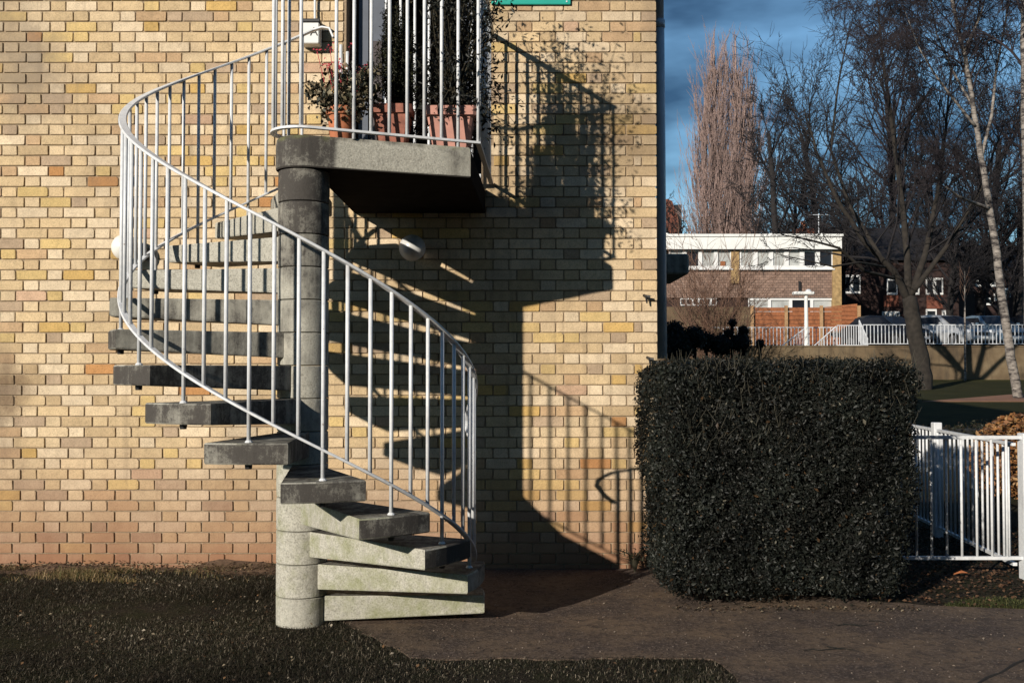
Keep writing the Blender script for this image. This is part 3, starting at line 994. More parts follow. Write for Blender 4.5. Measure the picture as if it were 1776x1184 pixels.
# litter, fallen leaves, twigs
def scatter(n_, gen, size, cols, name, label, zlift=.012, aspect=.7):
    pts = np.array([gen() for _ in range(n_)])
    nrm = np.tile(np.array([[0, 0, 1.]]), (n_, 1))
    pts[:, 2] += nr.uniform(.3, 1.5, n_)*zlift
    Vv, Ff, C = leaves(pts, nrm, size, tones(n_, cols, nr, .3), nr, aspect, .3, .62)
    o = np_mesh(name, Vv, Ff, M['litter'], None, C)
    return tag(o, label, 'leaves', None, 'stuff')
def litter_pt():
    while True:
        x = rng.uniform(2.2, 5.2); y = rng.uniform(6.15, 9.5)
        if not in_path(x, y): return (x, y, 0.0)
scatter(8000, litter_pt, .028, [(.075,.040,.026),(.045,.028,.02),(.11,.055,.03),(.03,.02,.015),(.15,.085,.05)], 'leaf_litter', 'brown leaf litter on the soil under the white gate')
def edge_grass(x, y): return (2.1 < x and 6.18 < y < 6.34+.1*math.sin(x*7)) and not in_path(x, y)
blade_field(2500, (2.0, 3.6, 6.1, 6.5), edge_grass, .03, [(.05,.06,.02),(.09,.09,.035)], 'path_edge_grass', 'thin strip of grass along the path edge below the gate')
def lawn_leaf():
    while True:
        x = rng.uniform(-3.6, .7); y = rng.uniform(4.6, 7.4)
        if lawn_ok(x, y): return (x, y, .014)
scatter(420, lawn_leaf, .020, [(.24,.19,.13),(.18,.10,.05),(.32,.27,.21),(.12,.07,.04)], 'grass_debris', 'scattered pale dead leaves and petals on the grass')
def bank_leaf():
    x = rng.uniform(-4.1, -1.4); return (x, WY-rng.random()**1.6*.34-.01, .015+.03*rng.random())
scatter(900, bank_leaf, .022, [(.16,.10,.06),(.24,.16,.09),(.09,.06,.035),(.05,.05,.025)], 'dry_leaves', 'dry brown leaves gathered along the foot of the brick wall')
def path_bits():
    while True:
        x = rng.uniform(-.6, 3.6); y = rng.uniform(4.6, 6.9)
        if in_path(x, y) and rng.random() < (1 if y > 5.9 else .4): return (x, y, .006)
scatter(210, path_bits, .017, [(.28,.23,.18),(.20,.12,.08),(.07,.05,.04),(.12,.07,.05)], 'path_debris', 'small dead leaves and chips scattered on the tarmac path', .003)
def hedge_foot():
    t = rng.random(); return (.95+1.45*t, 6.20+rng.gauss(0, .05)-.02, .006)
scatter(260, hedge_foot, .022, [(.06,.045,.03),(.12,.075,.045),(.03,.028,.02),(.25,.20,.14)], 'hedge_sweepings', 'dead leaves gathered on the path along the foot of the hedge', .004)
def grit_pt():
    while True:
        x = rng.uniform(-.8, 3.8); y = rng.uniform(4.5, 7.3)
        if in_path(x, y): return (x, y, .003)
gr_ = scatter(6000, grit_pt, .008, [(.20,.15,.12),(.13,.095,.075),(.05,.04,.034),(.25,.20,.16),(.08,.06,.05)], 'path_grit', 'fine stone chips worn loose over the tarmac path', .002, .9)
gr_['category'] = 'grit'
mbt = MB()
for cx_, cy_ in ((1480, 1082), (1420, 1128)):
    x, y = on_ground(cx_, cy_)
    for _ in range(3):
        a = rng.uniform(-1.2, 1.2); L = rng.uniform(.10, .24); x0 = x + rng.uniform(-.15, .15); y0 = y + rng.uniform(-.05, .05)
        pts = [(x0 + L*(t-.5)*math.cos(a) + rng.uniform(-.012, .012), y0 + L*(t-.5)*math.sin(a)*.5 + rng.uniform(-.012, .012), .009) for t in (0, .25, .5, .75, 1)]
        mbt.tube(pts, [.0024, .0022, .002, .0015, .001], 5)
o = mbt.build('fallen_twigs', M['core']); tag(o, 'thin dark fallen twigs lying on the tarmac path', 'twigs', None, 'stuff')
# one big orange leaf under the gate
x, y = on_ground(1663, 1002)
mb = MB()
lobes = [(0, 0), (.012, -.028), (.045, -.022), (.04, -.004), (.062, .012), (.038, .018), (.03, .042), (.012, .028), (-.018, .036), (-.014, .014), (-.034, 0)]
mb.add([(x+a*1.15, y+b*.9, .035+.012*math.sin(a*60)) for a, b in lobes] + [(x+a*1.15, y+b*.9, .0335+.012*math.sin(a*60)) for a, b in lobes], [tuple(range(11)), tuple(range(21, 10, -1))] + [(i, i+11, (i+1) % 11+11, (i+1) % 11) for i in range(11)])
o = mb.build('fallen_leaf', simple('orange_leaf', (.50, .17, .06), .7, .25, 40)); tag(o, 'large orange fallen leaf lying on the soil under the gate', 'leaf')

# ------------------------------------------------------------------ landing plants
def pot(name, label, x, y, r, h, mat, square=False):
    p_ = empty(name, (x, y, LT), label, 'pot', 'clay plant pots on the landing')
    prof = [(r*.70, .002), (r*.93, h*.78), (r*1.06, h*.785), (r*1.08, h*.99), (r*1.0, h), (r*.92, h*.97), (r*.88, h*.86)]
    mb = MB()
    if square:
        rings = []
        for rr_, z_ in prof:
            q = rr_*.98; b = q*.12
            rings.append([(x+a, y+c, LT+z_) for a, c in ((-q+b,-q),(q-b,-q),(q,-q+b),(q,q-b),(q-b,q),(-q+b,q),(-q,q-b),(-q,-q+b))])
        mb.loft(rings)
        mb.build('body', mat, p_)
    else:
        mb.lathe((x, y, LT), prof, 28); o_ = mb.build('body', mat, p_); smooth_by_angle(o_, 40)
    MB().lathe((x, y, LT), [(r*.86, h*.80), (r*.86, h*.90), (.01, h*.92)], 20).build('soil', M['soil'], p_)
    return p_
def pxl(xpix, Y): return (xpix-CX)/F_PX*Y
Y1, Y2, Y3 = 6.02, 6.13, 6.25
pot('plant_pot', 'orange terracotta pot at the column end of the landing', pxl(590, Y1), Y1, .085, .22, M['terracotta'])
pot('plant_pot', 'dark red square clay pot in the middle of the landing', pxl(680, Y2), Y2, .115, .25, M['red_pot'], True)
pot('plant_pot', 'wide pink clay pot at the outer corner of the landing', pxl(782, Y3), Y3, .15, .26, M['pink_pot'], True)
def plant(name, label, base, stems, leafp, lsize, cols, stem_r=.004, asp=.7, mat='leaf'):
    e = empty(name, base, label, 'plant')
    sv = []; 
    mb = MB()
    for pts in stems: mb.tube(pts, [stem_r*(1-.6*i/(len(pts)-1)) for i in range(len(pts))], 5)
    mb.build('stems', M['stalk'], e)
    P = np.array(leafp)
    Vv, Ff, C = leaves(P, None, lsize, tones(len(P), cols, nr, .35), nr, asp, .35, .4)
    f_ = np_mesh('leaves', Vv, Ff, M[mat], e, C); f_['kind'] = 'stuff'
    return e
# geranium
gx, gy = pxl(590, Y1), Y1
st, lf = [], []
for _ in range(46):
    a = rng.uniform(0, 2*math.pi); rr_ = rng.uniform(.03, .20); hz = rng.uniform(-.02, .25)
    end = (gx + rr_*math.cos(a)*1.15 - .0, gy + rr_*math.sin(a)*.8, LT+.2+hz)
    st.append([(gx+rng.uniform(-.03, .03), gy, LT+.18), ((gx+end[0])/2, (gy+end[1])/2, LT+.2+hz*.7), end])
    for _ in range(30):
        lf.append((end[0]+rng.gauss(0, .035), end[1]+rng.gauss(0, .03), end[2]+rng.gauss(0, .03)))
    for t in (.4, .7):
        for _ in range(4): lf.append((gx+(end[0]-gx)*t+rng.gauss(0, .02), gy+(end[1]-gy)*t+rng.gauss(0, .02), LT+.2+hz*t+rng.gauss(0, .02)))
ge = plant('geranium', 'bushy variegated geranium in the terracotta pot on the landing', (gx, gy, LT+.2), st, lf, .034, [(.15,.125,.075),(.28,.235,.16),(.05,.05,.03),(.03,.032,.018),(.17,.13,.08)], .005, .85)
mb = MB()
for _ in range(9):
    a = rng.uniform(-.17, .2); z_ = LT+.2+rng.uniform(.22, .40)
    c = (gx+a, gy+rng.uniform(-.12, .1), z_)
    mb.tube([(gx+a*.6, gy, LT+.32), c], .0022, 5)
    for _ in range(8): 
        q = (c[0]+rng.gauss(0, .012), c[1]+rng.gauss(0, .012), c[2]+rng.gauss(0, .013))
        mb.add([(q[0]-.006, q[1], q[2]), (q[0], q[1]-.006, q[2]-.006), (q[0]+.006, q[1], q[2]), (q[0], q[1]+.004, q[2]+.007)], [(0, 1, 3), (1, 2, 3), (0, 2, 1)])
mb.build('flowers', M['flower'], ge)
# conifer-like upright shrub
cx_, cy_ = pxl(683, Y2), Y2+.0
st, lf = [], []
for _ in range(85):
    a = rng.uniform(0, 2*math.pi); hz = rng.uniform(.18, .66); sp = rng.uniform(.02, .19)*(1-.95*hz)
    end = (cx_+sp*math.cos(a)+.02*hz, cy_+sp*math.sin(a), LT+.22+hz)
    st.append([(cx_, cy_, LT+.2), (cx_+sp*.7*math.cos(a), cy_+sp*.7*math.sin(a), LT+.22+hz*.5), end])
    for t in np.linspace(.08, 1, 130):
        s_ = t*1.1 if t < .5 else 1
        lf.append((cx_+sp*s_*math.cos(a)+rng.gauss(0, .012)+.02*hz*t, cy_+sp*s_*math.sin(a)+rng.gauss(0, .012), LT+.22+hz*t))
plant('upright_conifer', 'dense upright dark green conifer in the middle pot on the landing', (cx_, cy_, LT+.2), st, lf, .026, [(.010,.014,.006),(.018,.021,.007),(.007,.009,.005),(.040,.042,.014)], .003, .22)
# sprawling shrub hanging over the side rail
st, lf = [], []
sx_, sy_ = pxl(782, Y3), Y3+.02
for _ in range(230):
    a = rng.uniform(0, 2*math.pi); hz = rng.uniform(-.22, 1.25); sp = rng.uniform(.05, .27)
    ox = rng.choice([-.12, -.06, .0, .05, .10, .15, .20])
    end = Vector((sx_+ox+sp*math.cos(a), sy_+.12+sp*1.6*math.sin(a), LT+.3+hz))
    st.append([(sx_, sy_, LT+.24), ((sx_+end.x)/2+rng.uniform(-.05, .05), (sy_+end.y)/2, LT+.3+max(hz, .1)*.6), tuple(end)])
    nl = 22
    for _ in range(nl):
        t = rng.uniform(.45, 1.08)
        b0 = Vector((sx_, sy_, LT+.28)).lerp(end, t)
        lf.append((b0.x+rng.gauss(0, .034), b0.y+rng.gauss(0, .04), b0.z+rng.gauss(0, .034)))
plant('sprawling_shrub', 'dark straggly evergreen shrub spilling over the outer rail of the landing', (sx_, sy_, LT+.24), st, lf, .040, [(.009,.011,.007),(.014,.016,.010),(.007,.008,.006),(.034,.034,.028)], .0035, .38)
# a tuft at the foot of the wall by the hedge
st, lf = [], []
tx, ty = pxl(1100, 7.3), 7.3
st = []
for _ in range(40):
    a = rng.uniform(0, 2*math.pi); L = rng.uniform(.08, .2)
    st.append([(tx, ty, 0), (tx+.25*L*math.cos(a), ty+.25*L*math.sin(a)*.5, L*.7), (tx+.75*L*math.cos(a), ty+.6*L*math.sin(a)*.5, L*.85)])
    lf.append((tx+.5*L*math.cos(a), ty+.3*L*math.sin(a), L*.8))
plant('weed_tuft', 'weed tuft growing at the foot of the wall beside the hedge', (tx, ty, 0), st, lf, .03, [(.03,.04,.015),(.06,.06,.03)], .004, .3)

# ------------------------------------------------------------------ white gate and side fence
gate = empty('white_gate', (3.48, 7.10, 0), 'white metal bar gate with square post between the hedge and the right edge', 'gate')
GY = 7.10
MB().bbox(3.468, 3.56, GY-.045, GY+.045, -.1, .985, .006).build('post', M['rail'], gate)
MB().box(2.30, 3.468, GY-.016, GY+.016, .945, .968).build('top_rail', M['rail'], gate)
MB().box(2.25, 3.468, GY-.014, GY+.014, .128, .150).build('bottom_rail', M['rail'], gate)
for k in range(11):
    x = 3.372 - .1028*k
    MB().tube([(x, GY, .148), (x, GY, .948)], .0092, 8).build('bar', M['rail'], gate, True)
sf = empty('side_fence', (3.5, 7.15, 0), 'white metal bar fence running back from the gate post behind the hedge', 'fence')
A = Vector((3.452, 7.16)); B = Vector((3.70, 9.75)); D = (B-A); Ld = D.length; D.normalize()
def fpt(t): return A + D*t
for nm, z_, hh_ in (('top_rail', .905, .022), ('bottom_rail', .085, .022)):
    s = Vector((-D.y, D.x))*.014
    mb = MB(); a, b = A, B
    mb.loft([[(a.x-s.x, a.y-s.y, z_-hh_/2), (a.x+s.x, a.y+s.y, z_-hh_/2), (a.x+s.x, a.y+s.y, z_+hh_/2), (a.x-s.x, a.y-s.y, z_+hh_/2)],
             [(b.x-s.x, b.y-s.y, z_-hh_/2), (b.x+s.x, b.y+s.y, z_-hh_/2), (b.x+s.x, b.y+s.y, z_+hh_/2), (b.x-s.x, b.y-s.y, z_+hh_/2)]])
    mb.build(nm, M['rail'], sf)
t = .09
while t < Ld:
    p = fpt(t); MB().tube([(p.x, p.y, .086), (p.x, p.y, .904)], .0095, 8).build('bar', M['rail'], sf, True); t += .105
p = fpt(1.70); MB().bbox(p.x-.035, p.x+.035, p.y-.035, p.y+.035, -.1, .97, .005).build('post', M['rail'], sf)

# brown beech shrub behind the gate
bs = empty('beech_shrub', (5.45, 11.2, .07), 'copper brown leafy beech shrub behind the white gate', 'shrub')
m_ = 6500
d = nr.normal(size=(m_, 3)); d /= np.linalg.norm(d, axis=1, keepdims=True)
P = np.array([5.62, 11.2, .45]) + d*np.array([.66, .6, .50])*nr.uniform(.72, 1.03, (m_, 1))
P = P[P[:, 2] > .05]
Vv, Ff, C = leaves(P, None, .062, tones(len(P), [(.20,.085,.03),(.28,.13,.045),(.11,.05,.022),(.34,.20,.09)], nr, .3), nr, .6, .3, .4)
np_mesh('leaves', Vv, Ff, M['leaf'], bs, C)['kind'] = 'stuff'
MB().tube([(5.62, 11.2, -.1), (5.6, 11.2, .3), (5.66, 11.25, .6)], [.03, .022, .01], 7).build('stem', M['core'], bs)

# second landing slab sticking out of the far end of this building
sl = empty('concrete_canopy', (1.5, 12.0, 2.5), 'grey concrete canopy slab sticking out of the building beyond the drainpipe', 'canopy')
a = at(1195, 475, 12.0); b = at(1195, 440, 12.0)
o = MB().bbox(WX-.02, a.x, 12.0, 13.4, a.z, b.z, .02).build('slab', M['concrete'], sl)
vcol(o, [(.42, .05, 0)]*len(o.data.vertices))
MB().tube([(WX+.3, 12.6, a.z-.35), (WX+.75, 12.6, a.z-.02)], [.05, .05], 8).build('brace', M['black'], sl)

# ================================================================== background
M['white_paint'] = simple('white_painted_board', (.80, .80, .78), .55, .05, 3)
M['frame_w'] = simple('white_window_frame', (.78, .78, .78), .45, .05, 5)
M['steel'] = simple('galvanised_bar', (.62, .64, .68), .45, .12, 6)
M['timber'] = simple('orange_fence_timber', (.30, .105, .04), .75, .30, 9)
M['timber_post'] = simple('pale_fence_post', (.40, .24, .12), .8, .2, 9)
M['pier'] = simple('yellow_brick_pier', (.36, .24, .11), .9, .35, 6)
M['shaded_brick'] = simple('shaded_red_brick', (.032, .016, .014), .9, .4, 3)  # brick darkened so its colour carries the shade of the trees
M['red_brick'] = simple('orange_red_brick', (.17, .058, .036), .9, .3, 4)
M['slate'] = simple('slate_roof', (.014, .013, .016), .7, .3, 3)
M['curtain'] = simple('pale_net_curtain', (.42, .43, .42), .8, .25, 2.2)
M['glass'] = simple('dark_window_glass', (.018, .020, .026), .08, .2, 2)
M['bark_dark'] = simple('dark_bark', (.018, .015, .015), .95, .35, 12)
M['bark_trunk'] = simple('mossy_trunk_bark', (.026, .021, .017), .95, .45, 7, bump=.6)
M['twig_dark'] = simple('dark_twigs', (.016, .0135, .016), .9, .3, 4)
M['twig_purple'] = simple('purple_brown_twigs', (.026, .019, .023), .9, .3, 2)
M['poplar'] = simple('poplar_twigs', (.33, .23, .205), .9, .25, .5)
M['osier'] = simple('reddish_shrub_stems', (.17, .095, .065), .85, .3, 3)
def tile_mat():
    m, t, p = nt('hung_tiles'); g = G(t); P = g.pos()
    br = g.n('ShaderNodeTexBrick'); br.offset = .5
    br.inputs['Scale'].default_value = 1.0
    br.inputs['Brick Width'].default_value = .20; br.inputs['Row Height'].default_value = .13; br.inputs['Mortar Size'].default_value = .008
    br.inputs['Color1'].default_value = (.33, .215, .165, 1); br.inputs['Color2'].default_value = (.21, .135, .105, 1); br.inputs['Mortar'].default_value = (.04, .03, .026, 1)
    sw = g.n('ShaderNodeSeparateXYZ'); cb = g.n('ShaderNodeCombineXYZ')
    t.links.new(P, sw.inputs[0]); t.links.new(sw.outputs['X'], cb.inputs['X']); t.links.new(sw.outputs['Z'], cb.inputs['Y'])
    t.links.new(cb.outputs[0], br.inputs['Vector'])
    c = g.mix(.7, br.outputs['Color'], g.ramp(g.noise(P, 1.2, 4), [(.3, .65), (.7, 1.15)]), 'MULTIPLY')
    t.links.new(c, p.inputs['Base Color']); p.inputs['Roughness'].default_value = .85
    g.bump(p, br.outputs['Fac'], -.4, .02); return m
M['tiles'] = tile_mat()
def render_wall_mat():
    m, t, p = nt('stained_render'); g = G(t); P = g.pos()
    c = g.ramp(g.noise(P, .8, 6, .65), [(.3, (.07, .047, .028)), (.55, (.15, .105, .06)), (.75, (.22, .165, .10))])
    c = g.mix(g.ramp(g.noise(g.mapping(P, (2.5, 1, .5)), 1.4, 5), [(.5, 0.0), (.7, .7)]), c, (.06, .045, .03))
    t.links.new(c, p.inputs['Base Color']); p.inputs['Roughness'].default_value = .95; return m
M['retain'] = render_wall_mat()
def birch_mat():
    m, t, p = nt('birch_bark'); g = G(t); P = g.pos()
    n = g.noise(g.mapping(P, (1, 1, 3.2)), 3.4, 5, .7)
    c = g.ramp(n, [(.40, (.030, .024, .024)), (.54, (.24, .21, .185)), (.75, (.44, .39, .35))])
    t.links.new(c, p.inputs['Base Color']); p.inputs['Roughness'].default_value = .8; return m
M['birch'] = birch_mat()

# ---------------- retaining wall with railing, car park
rw = empty('retaining_wall', (22, RET_Y, 1.0), 'long stained rendered retaining wall below the car park railing', 'wall')
MB().box(4.0, 60, RET_Y-.16, RET_Y+.12, .6, 2.36).build('wall_face', M['retain'], rw)
MB().box(4.0, 60, RET_Y-.19, RET_Y+.15, 2.363, 2.41).build('coping', M['retain'], rw)
def railing(name, label, x0, x1, y, zb, h, gap, r=.014, group='white railings at the far car park'):
    e = empty(name, ((x0+x1)/2, y, zb), label, 'railing', group)
    MB().box(x0, x1, y-.02, y+.02, zb+h-.035, zb+h).build('top_rail', M['steel'], e)
    MB().box(x0, x1, y-.02, y+.02, zb+.06, zb+.09).build('bottom_rail', M['steel'], e)
    me = None; k = 0; x = x0
    while x <= x1:
        if me is None:
            o = MB().box(-r, r, -r, r, .091, h-.036).build('bar', M['steel']); me = o.data
            o.parent = e; o.matrix_parent_inverse = Matrix.Identity(4)
        else:
            o = bpy.data.objects.new('bar', me); COL.objects.link(o); o.parent = e
        o.location = (x-(x0+x1)/2, 0, 0)
        x += gap; k += 1
    return e
a = at(1497, 600, RET_Y); b = at(1850, 600, RET_Y)
railing('railing', 'long white bar railing on top of the retaining wall in front of parked cars', a.x, b.x, RET_Y, 2.41, .86, .150)
a = at(1236, 608, 45.0); b = at(1452, 608, 45.0)
railing('railing', 'low white bar railing in front of the orange timber fence', a.x, b.x, 45.0, 2.39, .90, .155)
a = at(1452, 608, 43.5); b = at(1494, 608, 43.5)
railing('railing', 'short dense white railing at the end of the orange timber fence', a.x, b.x, 43.5, 2.39, .92, .10)
def stair_rail(label, pa, pb, Y):
    a = at(*pa, Y); b = at(*pb, Y)
    e = empty('stair_railing', (a.x, Y, a.z), label, 'railing', 'sloping railings of the garden steps')
    MB().tube([tuple(a), tuple(b)], .028, 6).build('handrail', M['steel'], e)
    n_ = 9
    for k in range(n_+1):
        q = a.lerp(b, k/n_)
        MB().tube([(q.x, Y, max(2.40, q.z-.9)), (q.x, Y, q.z)], .014, 5).build('bar', M['steel'], e)
stair_rail('sloping white handrail of the steps left of the short lamp post base', (1350, 604), (1398, 568), 44.5)
stair_rail('sloping white handrail of the steps right of the short lamp post base', (1405, 606), (1450, 566), 44.3)
a = at(1490, 553, 43.2); b = at(1506, 600, 43.2)
stair_rail('steep white handrail end beside the orange fence corner', (1490, 555), (1505, 588), 43.2)

lp_ = empty('lamp_post', tuple(at(1398, 606, 44.0)), 'short white lamp post with a flat head in front of the orange fence', 'lamp post')
t0 = at(1398, 512, 44.0)
MB().tube([(t0.x, 44, 2.39), (t0.x, 44, 3.4), (t0.x, 44, t0.z)], [.10, .085, .075], 10).build('post', M['white_paint'], lp_)
MB().bbox(t0.x-.55, t0.x+.32, 43.8, 44.2, t0.z+.02, t0.z+.15, .04).build('head', M['white_paint'], lp_)
MB().lathe((t0.x+.1, 44, t0.z+.152), [(.14, 0), (.10, .08), (.03, .11)], 10).build('cap', M['steel'], lp_)

# ---------------- orange timber fence
of = empty('timber_fence', tuple(at(1395, 600, 48)), 'orange brown timber board fence below the white house', 'fence')
FX = [1304, 1363, 1424, 1489]
for i in range(3):
    a = at(FX[i]+2, 533, 48); b = at(FX[i+1]-2, 598, 48)
    top = a.z; bot = b.z; nb = 9; hgt = (top-bot)/nb
    for k in range(nb):
        MB().box(a.x, b.x, 48 + (.02 if k % 2 else 0), 48.03 + (.02 if k % 2 else 0), bot+hgt*k+.012, bot+hgt*(k+1)-.006).build('board', M['timber'], of)
    if i == 2:
        z0 = top+.01
        MB().add([(a.x, 47.97, z0), (b.x, 47.97, z0), (b.x, 47.97, z0+.16), (a.x, 48.0, z0), (b.x, 48.0, z0), (b.x, 48.0, z0+.16)], [(0,1,2),(3,5,4),(0,3,4,1),(1,4,5,2),(0,2,5,3)]).build('sloping_top_board', M['timber'], of)
for x in FX:
    a = at(x, 530, 47.95); MB().box(a.x-.07, a.x+.07, 47.86, 47.96, 2.39, a.z).build('post', M['timber_post'], of)
a = at(1215, 566, 48.5); b = at(1303, 600, 48.5)
o = MB().box(a.x-3, b.x, 48.5, 48.62, 2.39, at(1250, 532, 48.5).z).build('garden_wall', M['retain']); tag(o, 'low plain brown garden wall left of the orange fence', 'wall')

# ---------------- white fronted flat roofed house
HY = 51.0
hs = empty('terraced_house', (12, HY, 2.39), 'flat roofed house with white fascia and brown hung tiles above the orange fence', 'house')
def rect(x0, y0, x1, y1, Y): 
    a = at(x0, y1, Y); b = at(x1, y0, Y); return a.x, b.x, a.z, b.z
x0, x1, z0, z1 = rect(1060, 465, 1445, 516, HY)
MB().box(x0, x1, HY, HY+.2, z0, z1).build('tile_hanging', M['tiles'], hs)
fx0, fx1, fz0, fz1 = rect(1060, 406, 1460, 432, HY-.35)
MB().box(fx0, fx1, HY-.35, HY+8, fz0, fz1-.12).build('fascia', M['white_paint'], hs)
MB().box(fx0-.05, fx1+.06, HY-.42, HY+8.1, fz1-.117, fz1).build('roof_edge', M['white_paint'], hs)
for xa, xb in ((1445.5, 1459), (1269, 1282)):
    p0, p1, q0_, q1_ = rect(xa, 433, xb, 600, HY-.14)
    MB().box(p0, p1, HY-.14, HY+.3, 2.39 if xa > 1400 else at(1270, 492, HY).z, fz0-.003).build('brick_pier', M['pier'], hs)
MB().box(at(1060, 500, HY).x, at(1458, 500, HY).x, HY+.22, HY+8, 2.39, fz0-.003).build('inner_wall', M['shaded_brick'], hs)
MB().box(fx0, fx1-.02, HY-.30, HY-.10, fz0-.045, fz0-.006).build('gutter', M['black'], hs)
c = at(1420, 404, HY+3); MB().tube([(c.x, HY+3, fz1), (c.x, HY+3, fz1+1.5)], .025, 5).tube([(c.x-.5, HY+3, fz1+1.45), (c.x+.5, HY+3, fz1+1.45)], .015, 4).build('aerial', M['steel'], hs)
def window(parent, x0, y0, x1, y1, Y, ncol, fr=.09, panes=None, sill=True):
    X0, X1, Z0, Z1_ = rect(x0, y0, x1, y1, Y)
    mb = MB()
    mb.box(X0, X1, Y-.05, Y+.06, Z0, Z0+fr).box(X0, X1, Y-.05, Y+.06, Z1_-fr, Z1_)
    cw = (X1-X0)/ncol
    for k in range(ncol+1):
        xc = X0 + cw*k; w = fr*(.5 if k in (0, ncol) else .75)
        xa = max(X0, xc-w); xb = min(X1, xc+w)
        mb.box(xa, xb, Y-.052, Y+.062, Z0+fr, Z1_-fr)
    w_o = mb.build('window', M['frame_w'], parent)
    for k in range(ncol):
        kind = panes[k] if panes else 'g'
        MB().box(X0+cw*k+fr*.5, X0+cw*(k+1)-fr*.5, Y+.02, Y+.035, Z0+fr*.9, Z1_-fr*.9).build('pane', M['curtain'] if kind == 'c' else M['glass'], w_o)
    if sill: MB().box(X0-.05, X1+.05, Y-.12, Y+.02, Z0-.06, Z0-.002).build('sill', M['frame_w'], w_o)
    return w_o
window(hs, 1283, 432, 1444.5, 466, HY-.06, 6, .15, ['c', 'c', 'c', 'c', 'g', 'g'])
window(hs, 1160, 432, 1268.5, 466, HY-.06, 4, .13, ['c', 'g', 'c', 'c'])
x0, x1, z0, z1 = rect(1246, 453, 1262, 463, HY-.10)
MB().bbox(x0+.1, x1-.1, HY-.10, HY-.06, z0, z1, .05).build('orange_blind', M['timber'], hs)
window(hs, 1298, 517, 1444, 545, HY+.12, 4, .10, ['c', 'c', 'g', 'c'], False)
window(hs, 1180, 517, 1243, 530, HY+.12, 6, .06, None, False)
for x in (1156.5, 1337, 1425):
    c = at(x, 404, HY+2); MB().tube([(c.x, HY+2, fz1), (c.x, HY+2, fz1+.35)], .09, 8).build('vent_pipe', M['white_paint'], hs)
c = at(1387, 500, HY-.1); MB().tube([(c.x, HY-.1, c.z-.25), (c.x, HY-.1, c.z+.35)], .06, 6).build('flue', M['black'], hs)

# ---------------- shaded red brick houses behind the trees
def back_house(label, xa, xb, Y, eave_px, ridge_px, wins, mat='shaded_brick'):
    A_ = at(xa, eave_px, Y); B_ = at(xb, eave_px, Y); rz = at(xa, ridge_px, Y+4).z
    e = empty('brick_house', ((A_.x+B_.x)/2, Y, 2.39), label, 'house', 'red brick houses behind the trees')
    MB().box(A_.x, B_.x, Y, Y+8, 2.39, A_.z).build('wall', M[mat], e)
    MB().add([(A_.x-.3, Y-.35, A_.z+.003), (B_.x+.3, Y-.35, A_.z+.003), (B_.x+.3, Y+8.3, A_.z+.003), (A_.x-.3, Y+8.3, A_.z+.003), (A_.x-.3, Y+4, rz), (B_.x+.3, Y+4, rz)],
             [(0,1,5,4),(2,3,4,5),(1,2,5),(3,0,4),(0,3,2,1)]).build('roof', M['slate'], e)
    for w in wins: window(e, *w[:4], Y-.04, w[4], .12, None, False)
    return e
h1 = back_house('shaded red brick house with white windows between the tree trunks', 1450, 1662, 62, 452, 395,
    [(1461, 477, 1492, 509, 2), (1538, 483, 1556, 511, 1), (1583, 495, 1594, 511, 1), (1606, 482, 1635, 511, 2), (1606, 536, 1624, 552, 1), (1634, 538, 1640, 552, 1), (1530, 540, 1560, 552, 4)])
for xa, xb, ya, yb in ((1607, 1634, 512, 535), (1532, 1558, 512, 532)):
    x0, x1, z0, z1 = rect(xa, ya, xb, yb, 62); MB().box(x0, x1, 61.96, 62.02, z0, z1).build('sunlit_brick_patch', M['red_brick'], h1)  # sunlit spots of the wall painted as brighter brick
back_house('shaded brick house at the far right behind the birch trunk', 1690, 1860, 70, 470, 425,
    [(1692, 485, 1703, 497, 1), (1708, 516, 1722, 529, 1), (1724, 505, 1735, 522, 1), (1718, 480, 1727, 497, 1), (1742, 500, 1752, 515, 1)])
def chimney(label, x0, y0, x1, y1, Y):
    a, b, c, d = rect(x0, y0, x1, y1, Y)
    e = empty('chimney_stack', ((a+b)/2, Y, c), label, 'chimney', 'red brick chimneys above the roofs')
    MB().box(a, b, Y, Y+1.2, c-7, d-.3).build('stack', M['red_brick'], e)
    MB().box(a-.12, b+.12, Y-.12, Y+1.32, d-.297, d).build('cap', M['red_brick'], e)
    MB().lathe(((a+b)/2, Y+.6, d+.003), [(.18, 0), (.15, .5)], 8).build('pot', M['terracotta'], e)
chimney('small red brick chimney above the middle of the white fascia', 1386, 396, 1411, 420, 60)
chimney('red brick chimney seen through the twigs right of the big trunk', 1630, 446, 1642, 470, 66)
gb = empty('gable_building', tuple(at(1166, 400, 85)), 'red brick gable end rising beside the drainpipe behind the house', 'building')
P_ = [at(x, y, 85) for x, y in ((1120, 420), (1120, 352), (1158, 345), (1166, 349), (1178, 385), (1178, 420))]
nP = len(P_)
MB().add([tuple(q) for q in P_] + [(q.x, 92, q.z) for q in P_], [tuple(range(nP-1, -1, -1)), tuple(range(nP, 2*nP))] + [(i, (i+1) % nP, (i+1) % nP+nP, i+nP) for i in range(nP)]).build('wall', M['red_brick'], gb)
a = at(1173, 375, 84.9); MB().box(a.x-.1, a.x+.5, 85.2, 86.2, a.z-1.2, a.z+1.0).build('chimney', M['slate'], gb)

